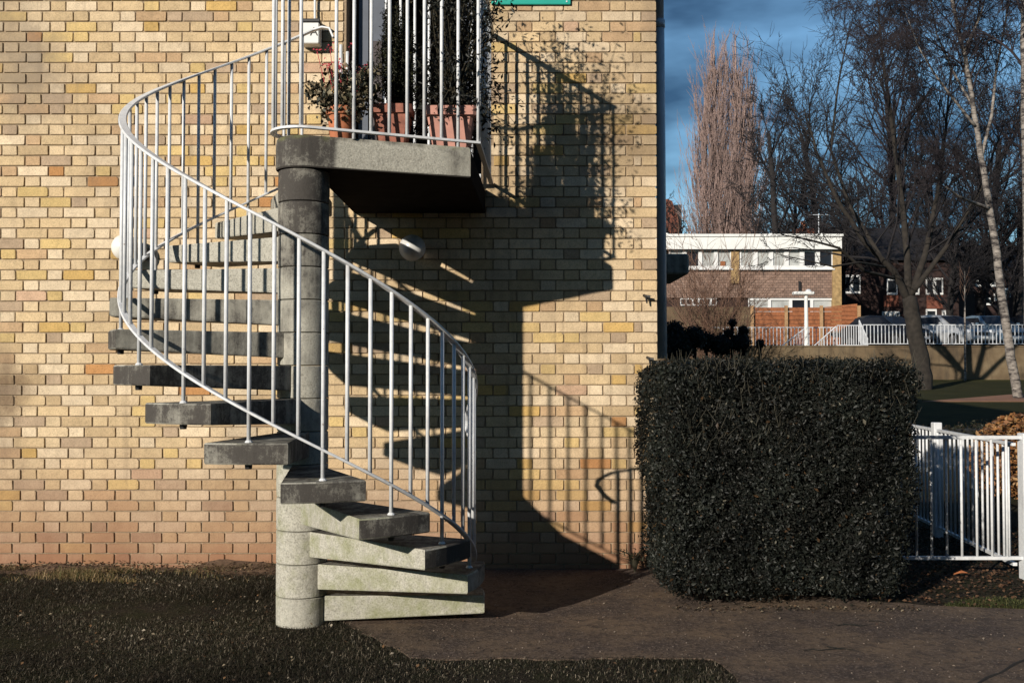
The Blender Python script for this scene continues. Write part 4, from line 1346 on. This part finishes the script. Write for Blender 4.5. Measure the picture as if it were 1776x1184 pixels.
# ---------------- parked cars facing the camera
def loft_x(mb, secs):
    mb.loft(secs)
PAINT = [('dark_blue_car_paint', (.012, .014, .02)), ('silver_car_paint', (.42, .43, .45)), ('blue_car_paint', (.20, .28, .36)), ('black_car_paint', (.012, .012, .014))]
CARL = ['black parked car behind the railing left of the big tree trunk', 'silver parked car behind the railing just right of the big tree trunk', 'blue grey parked car facing the railing left of the birch trunk', 'dark parked car at the right edge behind the birch trunk']
M['rim'] = simple('wheel_rim', (.10, .10, .105), .4, .2, 10)
M['tyre'] = simple('tyre_rubber', (.012, .012, .012), .9, .2, 20)
M['lamp_glass'] = simple('headlamp_glass', (.72, .74, .78), .12, .1, 8)
def car(label, x, y, z, rot, paint):
    e = empty('parked_car', (x, y, z), label, 'car', 'cars parked behind the railing')
    me_p = simple(paint[0], paint[1], .22, .1, 3, .3)
    def S(w, zs, yy):   # cross-section ring at length yy (front is -Y); w half width, zs list (z, k)
        ring = [(w*k, yy, zz) for zz, k in zs]
        return ring + [(-a_, yy, zz) for a_, yy, zz in ring[::-1]]
    body = MB()
    lower = []
    for yy, w, top, bot in ((-2.02, .66, .62, .34), (-1.92, .80, .70, .24), (-1.3, .87, .86, .20), (-.7, .88, .95, .20), (.6, .88, .97, .20), (1.6, .86, .98, .22), (1.98, .78, .92, .3), (2.05, .64, .8, .4)):
        lower.append(S(w, [(bot, .92), ((bot+top)*.5, 1.0), (top-.08, .98), (top, .90)], yy))
    body.loft(lower)
    ob = body.build('body', me_p); 
    cab = MB(); rs = []
    for yy, w, zz in ((-.98, .74, .93), (-.30, .62, 1.40), (.4, .61, 1.47), (1.1, .60, 1.43), (1.85, .70, .95)):
        rs.append(S(w, [(.90, 1.0 if zz < 1 else 1.22), (zz-.06 if zz > 1 else .92, 1.04), (zz, .93)], yy))
    oc = cab.loft(rs).build('cabin', me_p)
    parts = [ob, oc]
    ws = MB().add([(-.66, -.99, .985), (.66, -.99, .985), (.57, -.36, 1.385), (-.57, -.36, 1.385), (-.66, -.97, .97), (.66, -.97, .97), (.57, -.34, 1.37), (-.57, -.34, 1.37)], [(0,1,2,3),(7,6,5,4),(0,4,5,1),(1,5,6,2),(2,6,7,3),(3,7,4,0)]).build('windscreen', M['glass']); parts.append(ws)
    for s in (-1, 1):
        parts.append(MB().add([(s*.782, -.62, 1.0), (s*.785, 1.45, 1.0), (s*.66, 1.2, 1.36), (s*.66, -.22, 1.34), (s*.77, -.62, 1.0), (s*.77, 1.45, 1.0), (s*.64, 1.2, 1.36), (s*.64, -.22, 1.34)], [(0,1,2,3),(7,6,5,4),(0,4,5,1),(1,5,6,2),(2,6,7,3),(3,7,4,0)]).build('side_window', M['glass']))
        parts.append(MB().bbox(min(s*.50, s*.76), max(s*.50, s*.76), -2.03, -1.86, .60, .74, .03).build('headlight', M['lamp_glass']))
        parts.append(MB().bbox(min(s*.86, s*1.02), max(s*.86, s*1.02), -.72, -.60, .98, 1.10, .03).build('mirror', me_p))
        for yy in (-1.28, 1.28):
            w_ = MB(); cx0 = s*.80
            rings = [[(cx0+dx, yy+r_*math.cos(2*math.pi*k/18), .31+r_*math.sin(2*math.pi*k/18)) for k in range(18)] for dx, r_ in ((-.1, .28), (-.09, .31), (.09, .31), (.1, .28))]
            parts.append(w_.loft(rings).build('tyre', M['tyre']))
            rings = [[(cx0+dx, yy+r_*math.cos(2*math.pi*k/14), .31+r_*math.sin(2*math.pi*k/14)) for k in range(14)] for dx, r_ in ((s*.101, .20), (s*.112, .17))]
            parts.append(w_.__class__().loft(rings).build('rim', M['rim']))
    parts.append(MB().bbox(-.42, .42, -2.045, -1.95, .50, .64, .02).build('grille', M['black']))
    parts.append(MB().bbox(-.72, .72, -2.09, -1.93, .30, .45, .04).build('bumper', me_p))
    parts.append(MB().bbox(-.26, .26, -2.10, -2.091, .36, .45, .003).build('number_plate', M['frame_w']))
    for o in parts:
        o.parent = e; o.matrix_parent_inverse = Matrix.Identity(4)
        if o.name.startswith(('body', 'cabin')): smooth_by_angle(o, 40)
    e.rotation_euler = (0, 0, R(rot))
    return e
for i, (xp, rot) in enumerate(((1538, 28), (1632, 24), (1716, 6), (1800, 8))):
    c = at(xp, 580, 46.0)
    car(CARL[i], c.x, 46.0 if i != 1 else 45.6, 2.39, rot, PAINT[i])

# ---------------- trees
class Tree:
    def __init__(s, seed): s.r = random.Random(seed); s.seg = {}; s.chains = []
    def rec(s, lvl, a, b, ra, rb): s.seg.setdefault(lvl, []).append((tuple(a), tuple(b), ra, rb))
    def grow(s, p, d, L, r, lvl, P):
        rnd = s.r; ns = P['n'][lvl]; step = L/ns
        p = Vector(p); d = Vector(d).normalized()
        tp = P['trop'][lvl]; wb = P['wob'][lvl]
        ch = [tuple(p)]; cr = [r]
        for i in range(ns):
            d = (d + Vector((rnd.gauss(0, wb), rnd.gauss(0, wb), rnd.gauss(0, wb) + tp))).normalized()
            q = p + d*step
            r1 = r*(1-(1-P['tap'][lvl])/ns) if i < ns-1 else r*.6
            if lvl: s.rec(lvl, p, q, r, r1)
            ch.append(tuple(q)); cr.append(r1)
            if lvl < P['max'] and i >= P['start'][lvl]:
                k = P['kids'][lvl]; k = int(k) + (rnd.random() < k-int(k))
                for _ in range(k):
                    s.child(q, d, L*P['ratio'][lvl]*rnd.uniform(.6, 1.1)*(1-.45*i/ns), r1*P['rr'][lvl], lvl+1, P)
            p, r = q, r1
        if lvl == 0: s.chains.append((0, ch, cr))
        if lvl < P['max'] and lvl > 0: s.child(p, d, L*.55, r*.8, lvl+1, P, .15)
    def child(s, p, d, L, r, lvl, P, sp=None):
        rnd = s.r
        o = d.orthogonal().normalized(); o.rotate(Matrix.Rotation(rnd.uniform(0, 2*math.pi), 3, d))
        a = (P['ang'][lvl-1] if sp is None else sp)*rnd.uniform(.6, 1.35)
        s.grow(p, d*math.cos(a)+o*math.sin(a), L, max(r, P['minr']), lvl, P)
    def limb(s, pts, r0, r1, lvl, P, from_=.25, kids=1.5, L=3.0):
        rnd = s.r; m = len(pts)-1; sub = 4; path_ = []
        for i in range(m):
            for k in range(sub):
                t = k/sub; q = Vector(pts[i]).lerp(Vector(pts[i+1]), t)
                path_.append(q + Vector((rnd.gauss(0, 1), rnd.gauss(0, 1), 0))*r0*.07)
        path_.append(Vector(pts[-1])); n_ = len(path_)-1
        pw = P.get('pw', 1.0)
        s.chains.append((lvl, [tuple(q) for q in path_], [r0+(r1-r0)*(i/n_)**pw for i in range(n_+1)]))
        for i in range(n_):
            ra = r0+(r1-r0)*i/n_; rb = r0+(r1-r0)*(i+1)/n_
            if i/n_ >= from_:
                k = int(kids) + (rnd.random() < kids-int(kids))
                for _ in range(k):
                    s.child(path_[i+1], (path_[i+1]-path_[i]).normalized(), L*rnd.uniform(.55, 1.1), rb*.55, lvl+1, P)
    def build(s, name, base, label, group, trunk_lv, mats, split=None):
        e = empty(name, base, label, 'tree', group)
        tk = MB()
        rows = []
        for lv, pts, rad in s.chains:
            if lv <= trunk_lv: tk.tube(pts, rad, 9)
            else: rows += [(pts[i], pts[i+1], rad[i], rad[i+1]) for i in range(len(pts)-1)]
        if tk.v: tk.build('trunk', M[mats[0]], e, True)
        rows += [q for ss in s.seg.values() for q in ss]
        Vv, Ff = prisms([q[0] for q in rows], [q[1] for q in rows], [q[2] for q in rows], [q[3] for q in rows], 3)
        np_mesh('crown', Vv, Ff, M[mats[1]], e)
        return e
def mats_get(m): return M[m]

def base_params(**kw):
    P = dict(n=[7, 6, 5, 4, 3], trop=[.02, .03, .02, .0, .0], wob=[.05, .10, .14, .18, .2], tap=[.45, .4, .4, .4, .4], start=[2, 1, 1, 0, 0], kids=[2.2, 1.6, 1.6, 1.4, 0],
             ratio=[.55, .55, .55, .55, .5], rr=[.5, .55, .55, .55, .5], ang=[.75, .7, .7, .7, .6], max=4, minr=.006)
    P.update(kw); return P

TGROUP = 'bare winter trees beyond the car park'
# big bare tree on the lawn
Y = 34.0
def pts_at(L, Y): return [at(x, y, Y + (q[0] if q else 0)) for x, y, *q in L]
T = Tree(3)
PB = base_params(minr=.008, n=[5, 5, 4, 4, 3], kids=[0, 1.6, 1.5, 1.3, 0], ratio=[.5, .6, .6, .6, .5], trop=[0, .07, .07, .04, 0], ang=[.6, .65, .65, .65, .6], max=4)
base = at(1603, 678, Y); base.z -= .25
T.limb([base, at(1598, 640, Y), at(1590, 590, Y), at(1580, 540, Y), at(1577, 518, Y)], .31, .23, 0, PB, 2, 0)
tr_top = at(1577, 520, Y)
T.limb(pts_at([(1577, 522), (1550, 470, -.4), (1500, 420, -.8), (1450, 345, -1), (1415, 260, -1.2), (1395, 190, -1)], Y), .125, .018, 1, PB, .18, 1.7, 2.6)
T.limb(pts_at([(1577, 522), (1572, 430, .3), (1560, 320, .6), (1545, 200, .8), (1530, 90, .6), (1520, -10)], Y), .13, .02, 1, PB, .15, 1.8, 2.6)
T.limb(pts_at([(1577, 522), (1605, 440, .2), (1625, 340, .8), (1640, 230, 1.4), (1650, 110, 1.6)], Y), .12, .02, 1, PB, .15, 1.8, 2.6)
T.limb(pts_at([(1575, 500), (1530, 450, 1.2), (1475, 360, 2), (1440, 260, 2.4), (1455, 140, 2.6), (1475, 40, 2.4)], Y), .10, .015, 1, PB, .2, 1.7, 2.4)
T.limb(pts_at([(1577, 515), (1640, 430, -.6), (1700, 330, -1), (1740, 220, -1.2)], Y), .10, .015, 1, PB, .25, 1.6, 2.4)
T.limb(pts_at([(1560, 485), (1500, 470, -2), (1455, 430, -2.6), (1400, 415, -3), (1360, 408, -3.2), (1330, 395, -3.4)], Y), .06, .008, 1, PB, .4, .5, 1.0)
T.limb(pts_at([(1545, 465), (1490, 455, -2.6), (1445, 462, -3.4), (1400, 452, -3.8), (1345, 440, -4)], Y), .045, .008, 1, PB, .4, .5, .9)
T.build('bare_tree', tuple(base), 'big dark bare tree with leaning trunk on the lawn before the retaining wall', TGROUP, 1, ('bark_trunk', 'twig_dark'))

# silver birch
Y = 29.0
T = Tree(9)
PW = base_params(minr=.005, n=[5, 6, 6, 5, 3], kids=[0, 1.6, 1.6, 1.3, 0], trop=[0, .02, -.08, -.16, -.2], ratio=[.5, .6, .6, .6, .5], ang=[.6, .6, .6, .6, .5], max=4, wob=[.04, .09, .12, .15, .15])
base = at(1768, 694, Y); base.z -= .2
trunk_px = [(1768, 694), (1753, 620), (1740, 530), (1729, 440), (1718, 370), (1708, 310), (1698, 250), (1688, 180), (1674, 100), (1655, 20), (1640, -60), (1628, -150)]
T.limb([base] + [at(x, y, Y) for x, y in trunk_px[1:]], .135, .028, 0, PW, .62, 1.3, 2.4)
T.limb(pts_at([(1716, 362), (1690, 352, -.5), (1662, 340, -1), (1640, 324, -1.3)], Y), .055, .02, 0, PW, .5, .8, 1.4)
T.limb(pts_at([(1702, 272), (1720, 200, .3), (1728, 120, .5), (1745, 30, .6), (1755, -60)], Y), .050, .018, 0, PW, .3, 1.4, 2.4)
T.limb(pts_at([(1694, 222), (1660, 180, -.4), (1622, 130, -.6), (1592, 80, -.8), (1570, 20)], Y), .042, .014, 0, PW, .25, 1.5, 2.4)
T.limb(pts_at([(1690, 190), (1650, 120, .4), (1625, 60, .6), (1610, -20, .6)], Y), .038, .014, 0, PW, .3, 1.5, 2.4)
T.limb(pts_at([(1672, 90), (1700, 30, -.5), (1722, -60, -.6)], Y), .038, .014, 0, PW, .3, 1.5, 2.4)
T.build('silver_birch', tuple(base), 'silver birch with curved white trunk at the right of the lawn', TGROUP, 0, ('birch', 'twig_purple'))
T = Tree(12)
base = at(1786, 715, 25); base.z -= .2
T.limb([base, at(1784, 500, 25), at(1779, 300, 25), at(1776, 120, 25), at(1774, -60, 25)], .12, .07, 0, PW, .55, 1.2, 2.2)
T.build('silver_birch', tuple(base), 'second birch whose pale trunk just touches the right edge of the photo', TGROUP, 0, ('birch', 'twig_purple'))

# generic bare trees further back
def bare(seed, xp, base_px, top_px, Y, label, mat='twig_dark', spread=.62, kids0=2.4, trop=.05, r=.30, droop=0.0, maxl=4, rat=.50):
    b = at(xp, base_px, Y); b.z = 2.2 if Y > 42 else terrain(b.x, Y)-.1
    H_ = at(xp, top_px, Y).z - b.z
    T = Tree(seed)
    P = base_params(minr=.010*Y/40, kids=[kids0, 1.4, 1.4, 1.2, 0], ang=[spread, .6, .6, .6, .6], trop=[.03, trop, trop*.6, droop, droop], ratio=[rat, .56, .58, .58, .5], n=[9, 6, 5, 4, 3], max=maxl)
    T.grow(b, (T.r.uniform(-.05, .05), 0, 1), H_*.80, r, 0, P)
    T.build('bare_tree', tuple(b), label, TGROUP, 0, ('bark_dark', mat))
bare(21, 1358, 600, 135, 58, 'bare dark tree just right of the poplar behind the white house', 'twig_dark', .55, 2.6, .06, .22, 0.0, 4, .30)
bare(22, 1420, 600, 120, 66, 'dark bare tree behind the right end of the white house', 'twig_dark', .55, 2.6, .06, .28, 0.0, 4, .38)
bare(23, 1510, 600, 70, 72, 'tall purple brown bare tree behind the dark brick house', 'twig_purple', .55, 3.2)
bare(24, 1600, 600, 150, 76, 'bare dark tree behind the big trunk and dark house', 'twig_dark', .6, 3.2)
bare(25, 1690, 600, 150, 64, 'bare dark tree behind the birch branch at the right', 'twig_dark', .65, 3.2)
bare(26, 1765, 600, 110, 60, 'bare tree at the far right behind the birch trunk', 'twig_purple', .65, 3.2)
bare(27, 1190, 600, 345, 78, 'small bare tree beside the red gable end', 'twig_dark', .7, 2.2, .05, .12, 0.0, 4, .34)
bare(28, 1460, 600, 300, 56, 'low dense bare tree at the right end of the white house', 'twig_dark', .8, 3.4, .03, .2)
bare(29, 1650, 600, 330, 55, 'low dense bare tree in front of the dark brick houses', 'twig_dark', .8, 3.4, .03, .2)
bare(30, 1385, 600, 290, 62, 'low bare tree behind the middle of the white house roof', 'twig_dark', .8, 3.4, .03, .2)
bare(31, 1740, 600, 330, 58, 'low dense bare tree behind the parked cars at right', 'twig_dark', .8, 3.4, .03, .2)

# poplar
T = Tree(40); Y = 70.0
b = at(1258, 560, Y); b.z = 2.2
def pop(xb, xt, top, k0, w):
    top_z = at(xt, top, Y).z; X0 = at(xb, 500, Y).x; X1 = at(xt, 300, Y).x
    T.limb([(X0, Y, 2.2), (X0+(X1-X0)*.4, Y, 2.2+(top_z-2.2)*.3), (X1, Y, 2.2+(top_z-2.2)*.7), (X1, Y, top_z)], .28, .03, 0, base_params(), 2, 0)
    rnd = T.r
    PP = base_params(minr=.012, n=[3, 9, 5, 3, 3], trop=[.0, .05, .05, .04, 0], wob=[.03, .035, .06, .08, .1], kids=[0, 1.6, 1.3, 0, 0], ang=[.3, .26, .30, .3, .3], ratio=[.5, .26, .5, .5, .5], max=3, start=[0, 2, 1, 0, 0])
    for _ in range(k0):
        t = rnd.random()**1.15*.86; z_ = 4.5 + (top_z-5.5)*t
        a = rnd.uniform(0, 2*math.pi); ln = (5.6 - 3.6*t)*rnd.uniform(.7, 1.15)
        an = rnd.uniform(.10, .42)*(1-.45*t)*w
        x_ = X0 + (X1-X0)*min(1, t/.7)
        T.grow((x_+rnd.gauss(0, .3), Y+rnd.gauss(0, .3), z_), (math.sin(an)*math.cos(a), math.sin(an)*math.sin(a), math.cos(an)), ln, .034, 1, PP)
pop(1246, 1240, 52, 190, 1.2); pop(1268, 1277, 60, 180, 1.2); pop(1285, 1298, 120, 110, 1.1); pop(1230, 1222, 140, 80, 1.1)
T.build('poplar_tree', tuple(b), 'tall narrow bare poplar lit reddish brown above the white house', TGROUP, 0, ('poplar', 'poplar'))

# reddish twiggy shrub in front of the house
T = Tree(50); Y = 40.0
b = at(1238, 602, Y); b.z = 1.0
PS = base_params(minr=.009, n=[4, 6, 4, 3, 3], kids=[0, 1.5, 1.2, 0, 0], trop=[0, .02, .02, 0, 0], ang=[.5, .45, .5, .5, .5], ratio=[.5, .45, .5, .5, .5], max=3, start=[0, 1, 0, 0, 0])
for _ in range(46):
    a = T.r.uniform(0, 2*math.pi); an = T.r.uniform(.1, .75)
    T.grow((b.x+T.r.gauss(0, .12), Y+T.r.gauss(0, .12), b.z), (math.sin(an)*math.cos(a), math.sin(an)*math.sin(a)*.6, math.cos(an)), T.r.uniform(2.6, 4.0), .022, 1, PS)
e = T.build('twiggy_shrub', tuple(b), 'reddish bare twiggy shrub in front of the white house', 'bare shrubs', 0, ('osier', 'osier'))
e['category'] = 'shrub'
# thin pale sapling
sap = empty('sapling', tuple(at(1674, 600, 41)), 'thin pale sapling standing at the railing between the cars', 'tree')
a = at(1674, 660, 41); b = at(1673, 470, 41)
MB().tube([(a.x, 41, terrain(a.x, 41)-.1), (b.x, 41, b.z)], [.05, .02], 6).build('trunk', M['birch'], sap)
mb = MB()
for k in range(9):
    z_ = b.z-.3-k*.12; s = 1 if k % 2 else -1
    mb.tube([(b.x, 41, z_), (b.x+s*.15, 41, z_+.35), (b.x+s*.22, 41, z_+.7)], [.012, .008, .004], 4)
mb.build('crown', M['osier'], sap)

# cloud-pruned dark shrubs beyond the hedge
def ball_shrub(label, balls, Y):
    pts_, nrm = [], []
    e = None
    for (x, y, rp) in balls:
        c = at(x, y, Y); r_ = rp*Y/F_PX
        if e is None: e = empty('clipped_shrub', (c.x, Y, terrain(c.x, Y)), label, 'shrub', 'dark clipped shrubs beyond the hedge')
        m = int(900*(r_/.3)**2)
        d = nr.normal(size=(m, 3)); d /= np.linalg.norm(d, axis=1, keepdims=True)
        pts_.append(np.array(c) + d*r_*nr.uniform(.8, 1.04, (m, 1))); nrm.append(d)
        MB().tube([(c.x, Y, terrain(c.x, Y)-.05), (c.x, Y, c.z)], .03, 6).build('stem', M['core'], e)
        mb = MB(); mb.lathe((c.x, Y, c.z), [(r_*.82*math.cos(t), r_*.82*math.sin(t)) for t in np.linspace(-1.5, 1.5, 8)], 12); mb.build('inner_twig_shade', M['core'], e, True)
    Vv, Ff, C = leaves(np.concatenate(pts_), np.concatenate(nrm), .05, tones(sum(len(q) for q in pts_), [(.010,.014,.008),(.014,.018,.010)], nr, .3), nr, .5, .2, .5)
    np_mesh('foliage', Vv, Ff, M['leaf'], e, C)['kind'] = 'stuff'
ball_shrub('dark rounded clipped shrub just right of the drainpipe foot', [(1175, 600, 34), (1205, 585, 22), (1170, 575, 20)], 17.0)
ball_shrub('dark cloud pruned shrub with small round tufts on top', [(1250, 598, 22), (1285, 594, 19), (1262, 578, 9), (1290, 574, 11), (1318, 596, 9), (1225, 592, 18), (1270, 560, 8)], 18.0)
# dark hedge bank in the shade behind the gate
hb = empty('low_dark_hedge', (9, 14, 0), 'low dark hedge bank running behind the gate across the lawn edge', 'hedge')
m = 9000
P = np.stack([nr.uniform(3.0, 13.5, m), 14 + nr.uniform(-.35, .35, m), nr.uniform(.0, 1, m)], 1)
top_ = .62 + .05*np.sin(P[:, 0]*3) ; P[:, 2] = .1 + P[:, 2]**.5*top_
Vv, Ff, C = leaves(P, None, .055, tones(m, [(.012,.015,.008),(.02,.02,.01),(.03,.022,.014)], nr, .3), nr, .5, .2, .5)
np_mesh('foliage', Vv, Ff, M['leaf'], hb, C)['kind'] = 'stuff'
MB().bbox(3.0, 13.5, 13.72, 14.28, .05, .62, .1).build('inner_twig_shade', M['core'], hb)
# lit brick path strip beside the birch
a0 = at(1690, 683, 28); 
qs = [(at(1600, 692, 27.5)), (at(1760, 681, 31)), (at(1850, 683, 31)), (at(1850, 696, 27.5))]
mb = MB(); 
pv = [(q.x, q.y, terrain(q.x, q.y)+.012) for q in qs]
o = mb.add(pv + [(x, y, z-.06) for x, y, z in pv], [(3,2,1,0)[::-1], (0,4,5,1), (1,5,6,2), (2,6,7,3), (3,7,4,0)]).build('far_footpath', simple('orange_brown_paving', (.26, .125, .07), .9, .25, 2)); tag(o, kind='structure')

# ---------------- made-up block of flats, out of view, added to block sky light
fb = empty('sky_blocker', (9, -14, 0), 'made-up brown brick block of flats added unseen behind the viewpoint to block sky light', 'building')
FBX0, FBX1, FBY = -6.5, 34.0, -12.0
MB().box(FBX0, FBX1, FBY-9, FBY, -.2, 15.0).build('wall', simple('sky_blocker_brick', (.16, .11, .08), .9, .3, 3), fb)
MB().box(FBX0-.2, FBX1+.2, FBY-9.2, FBY+.25, 15.003, 15.4).build('roof', M['slate'], fb)
for fl_ in range(5):
    for k in range(10):
        x = FBX0 + 1.2 + 4.0*k; z = 1.0 + 2.9*fl_
        w_o = MB().box(x, x+1.8, FBY+.003, FBY+.06, z, z+1.3).build('window', M['frame_w'], fb)
        MB().box(x+.08, x+1.72, FBY+.061, FBY+.068, z+.08, z+1.22).build('pane', M['glass'], w_o)
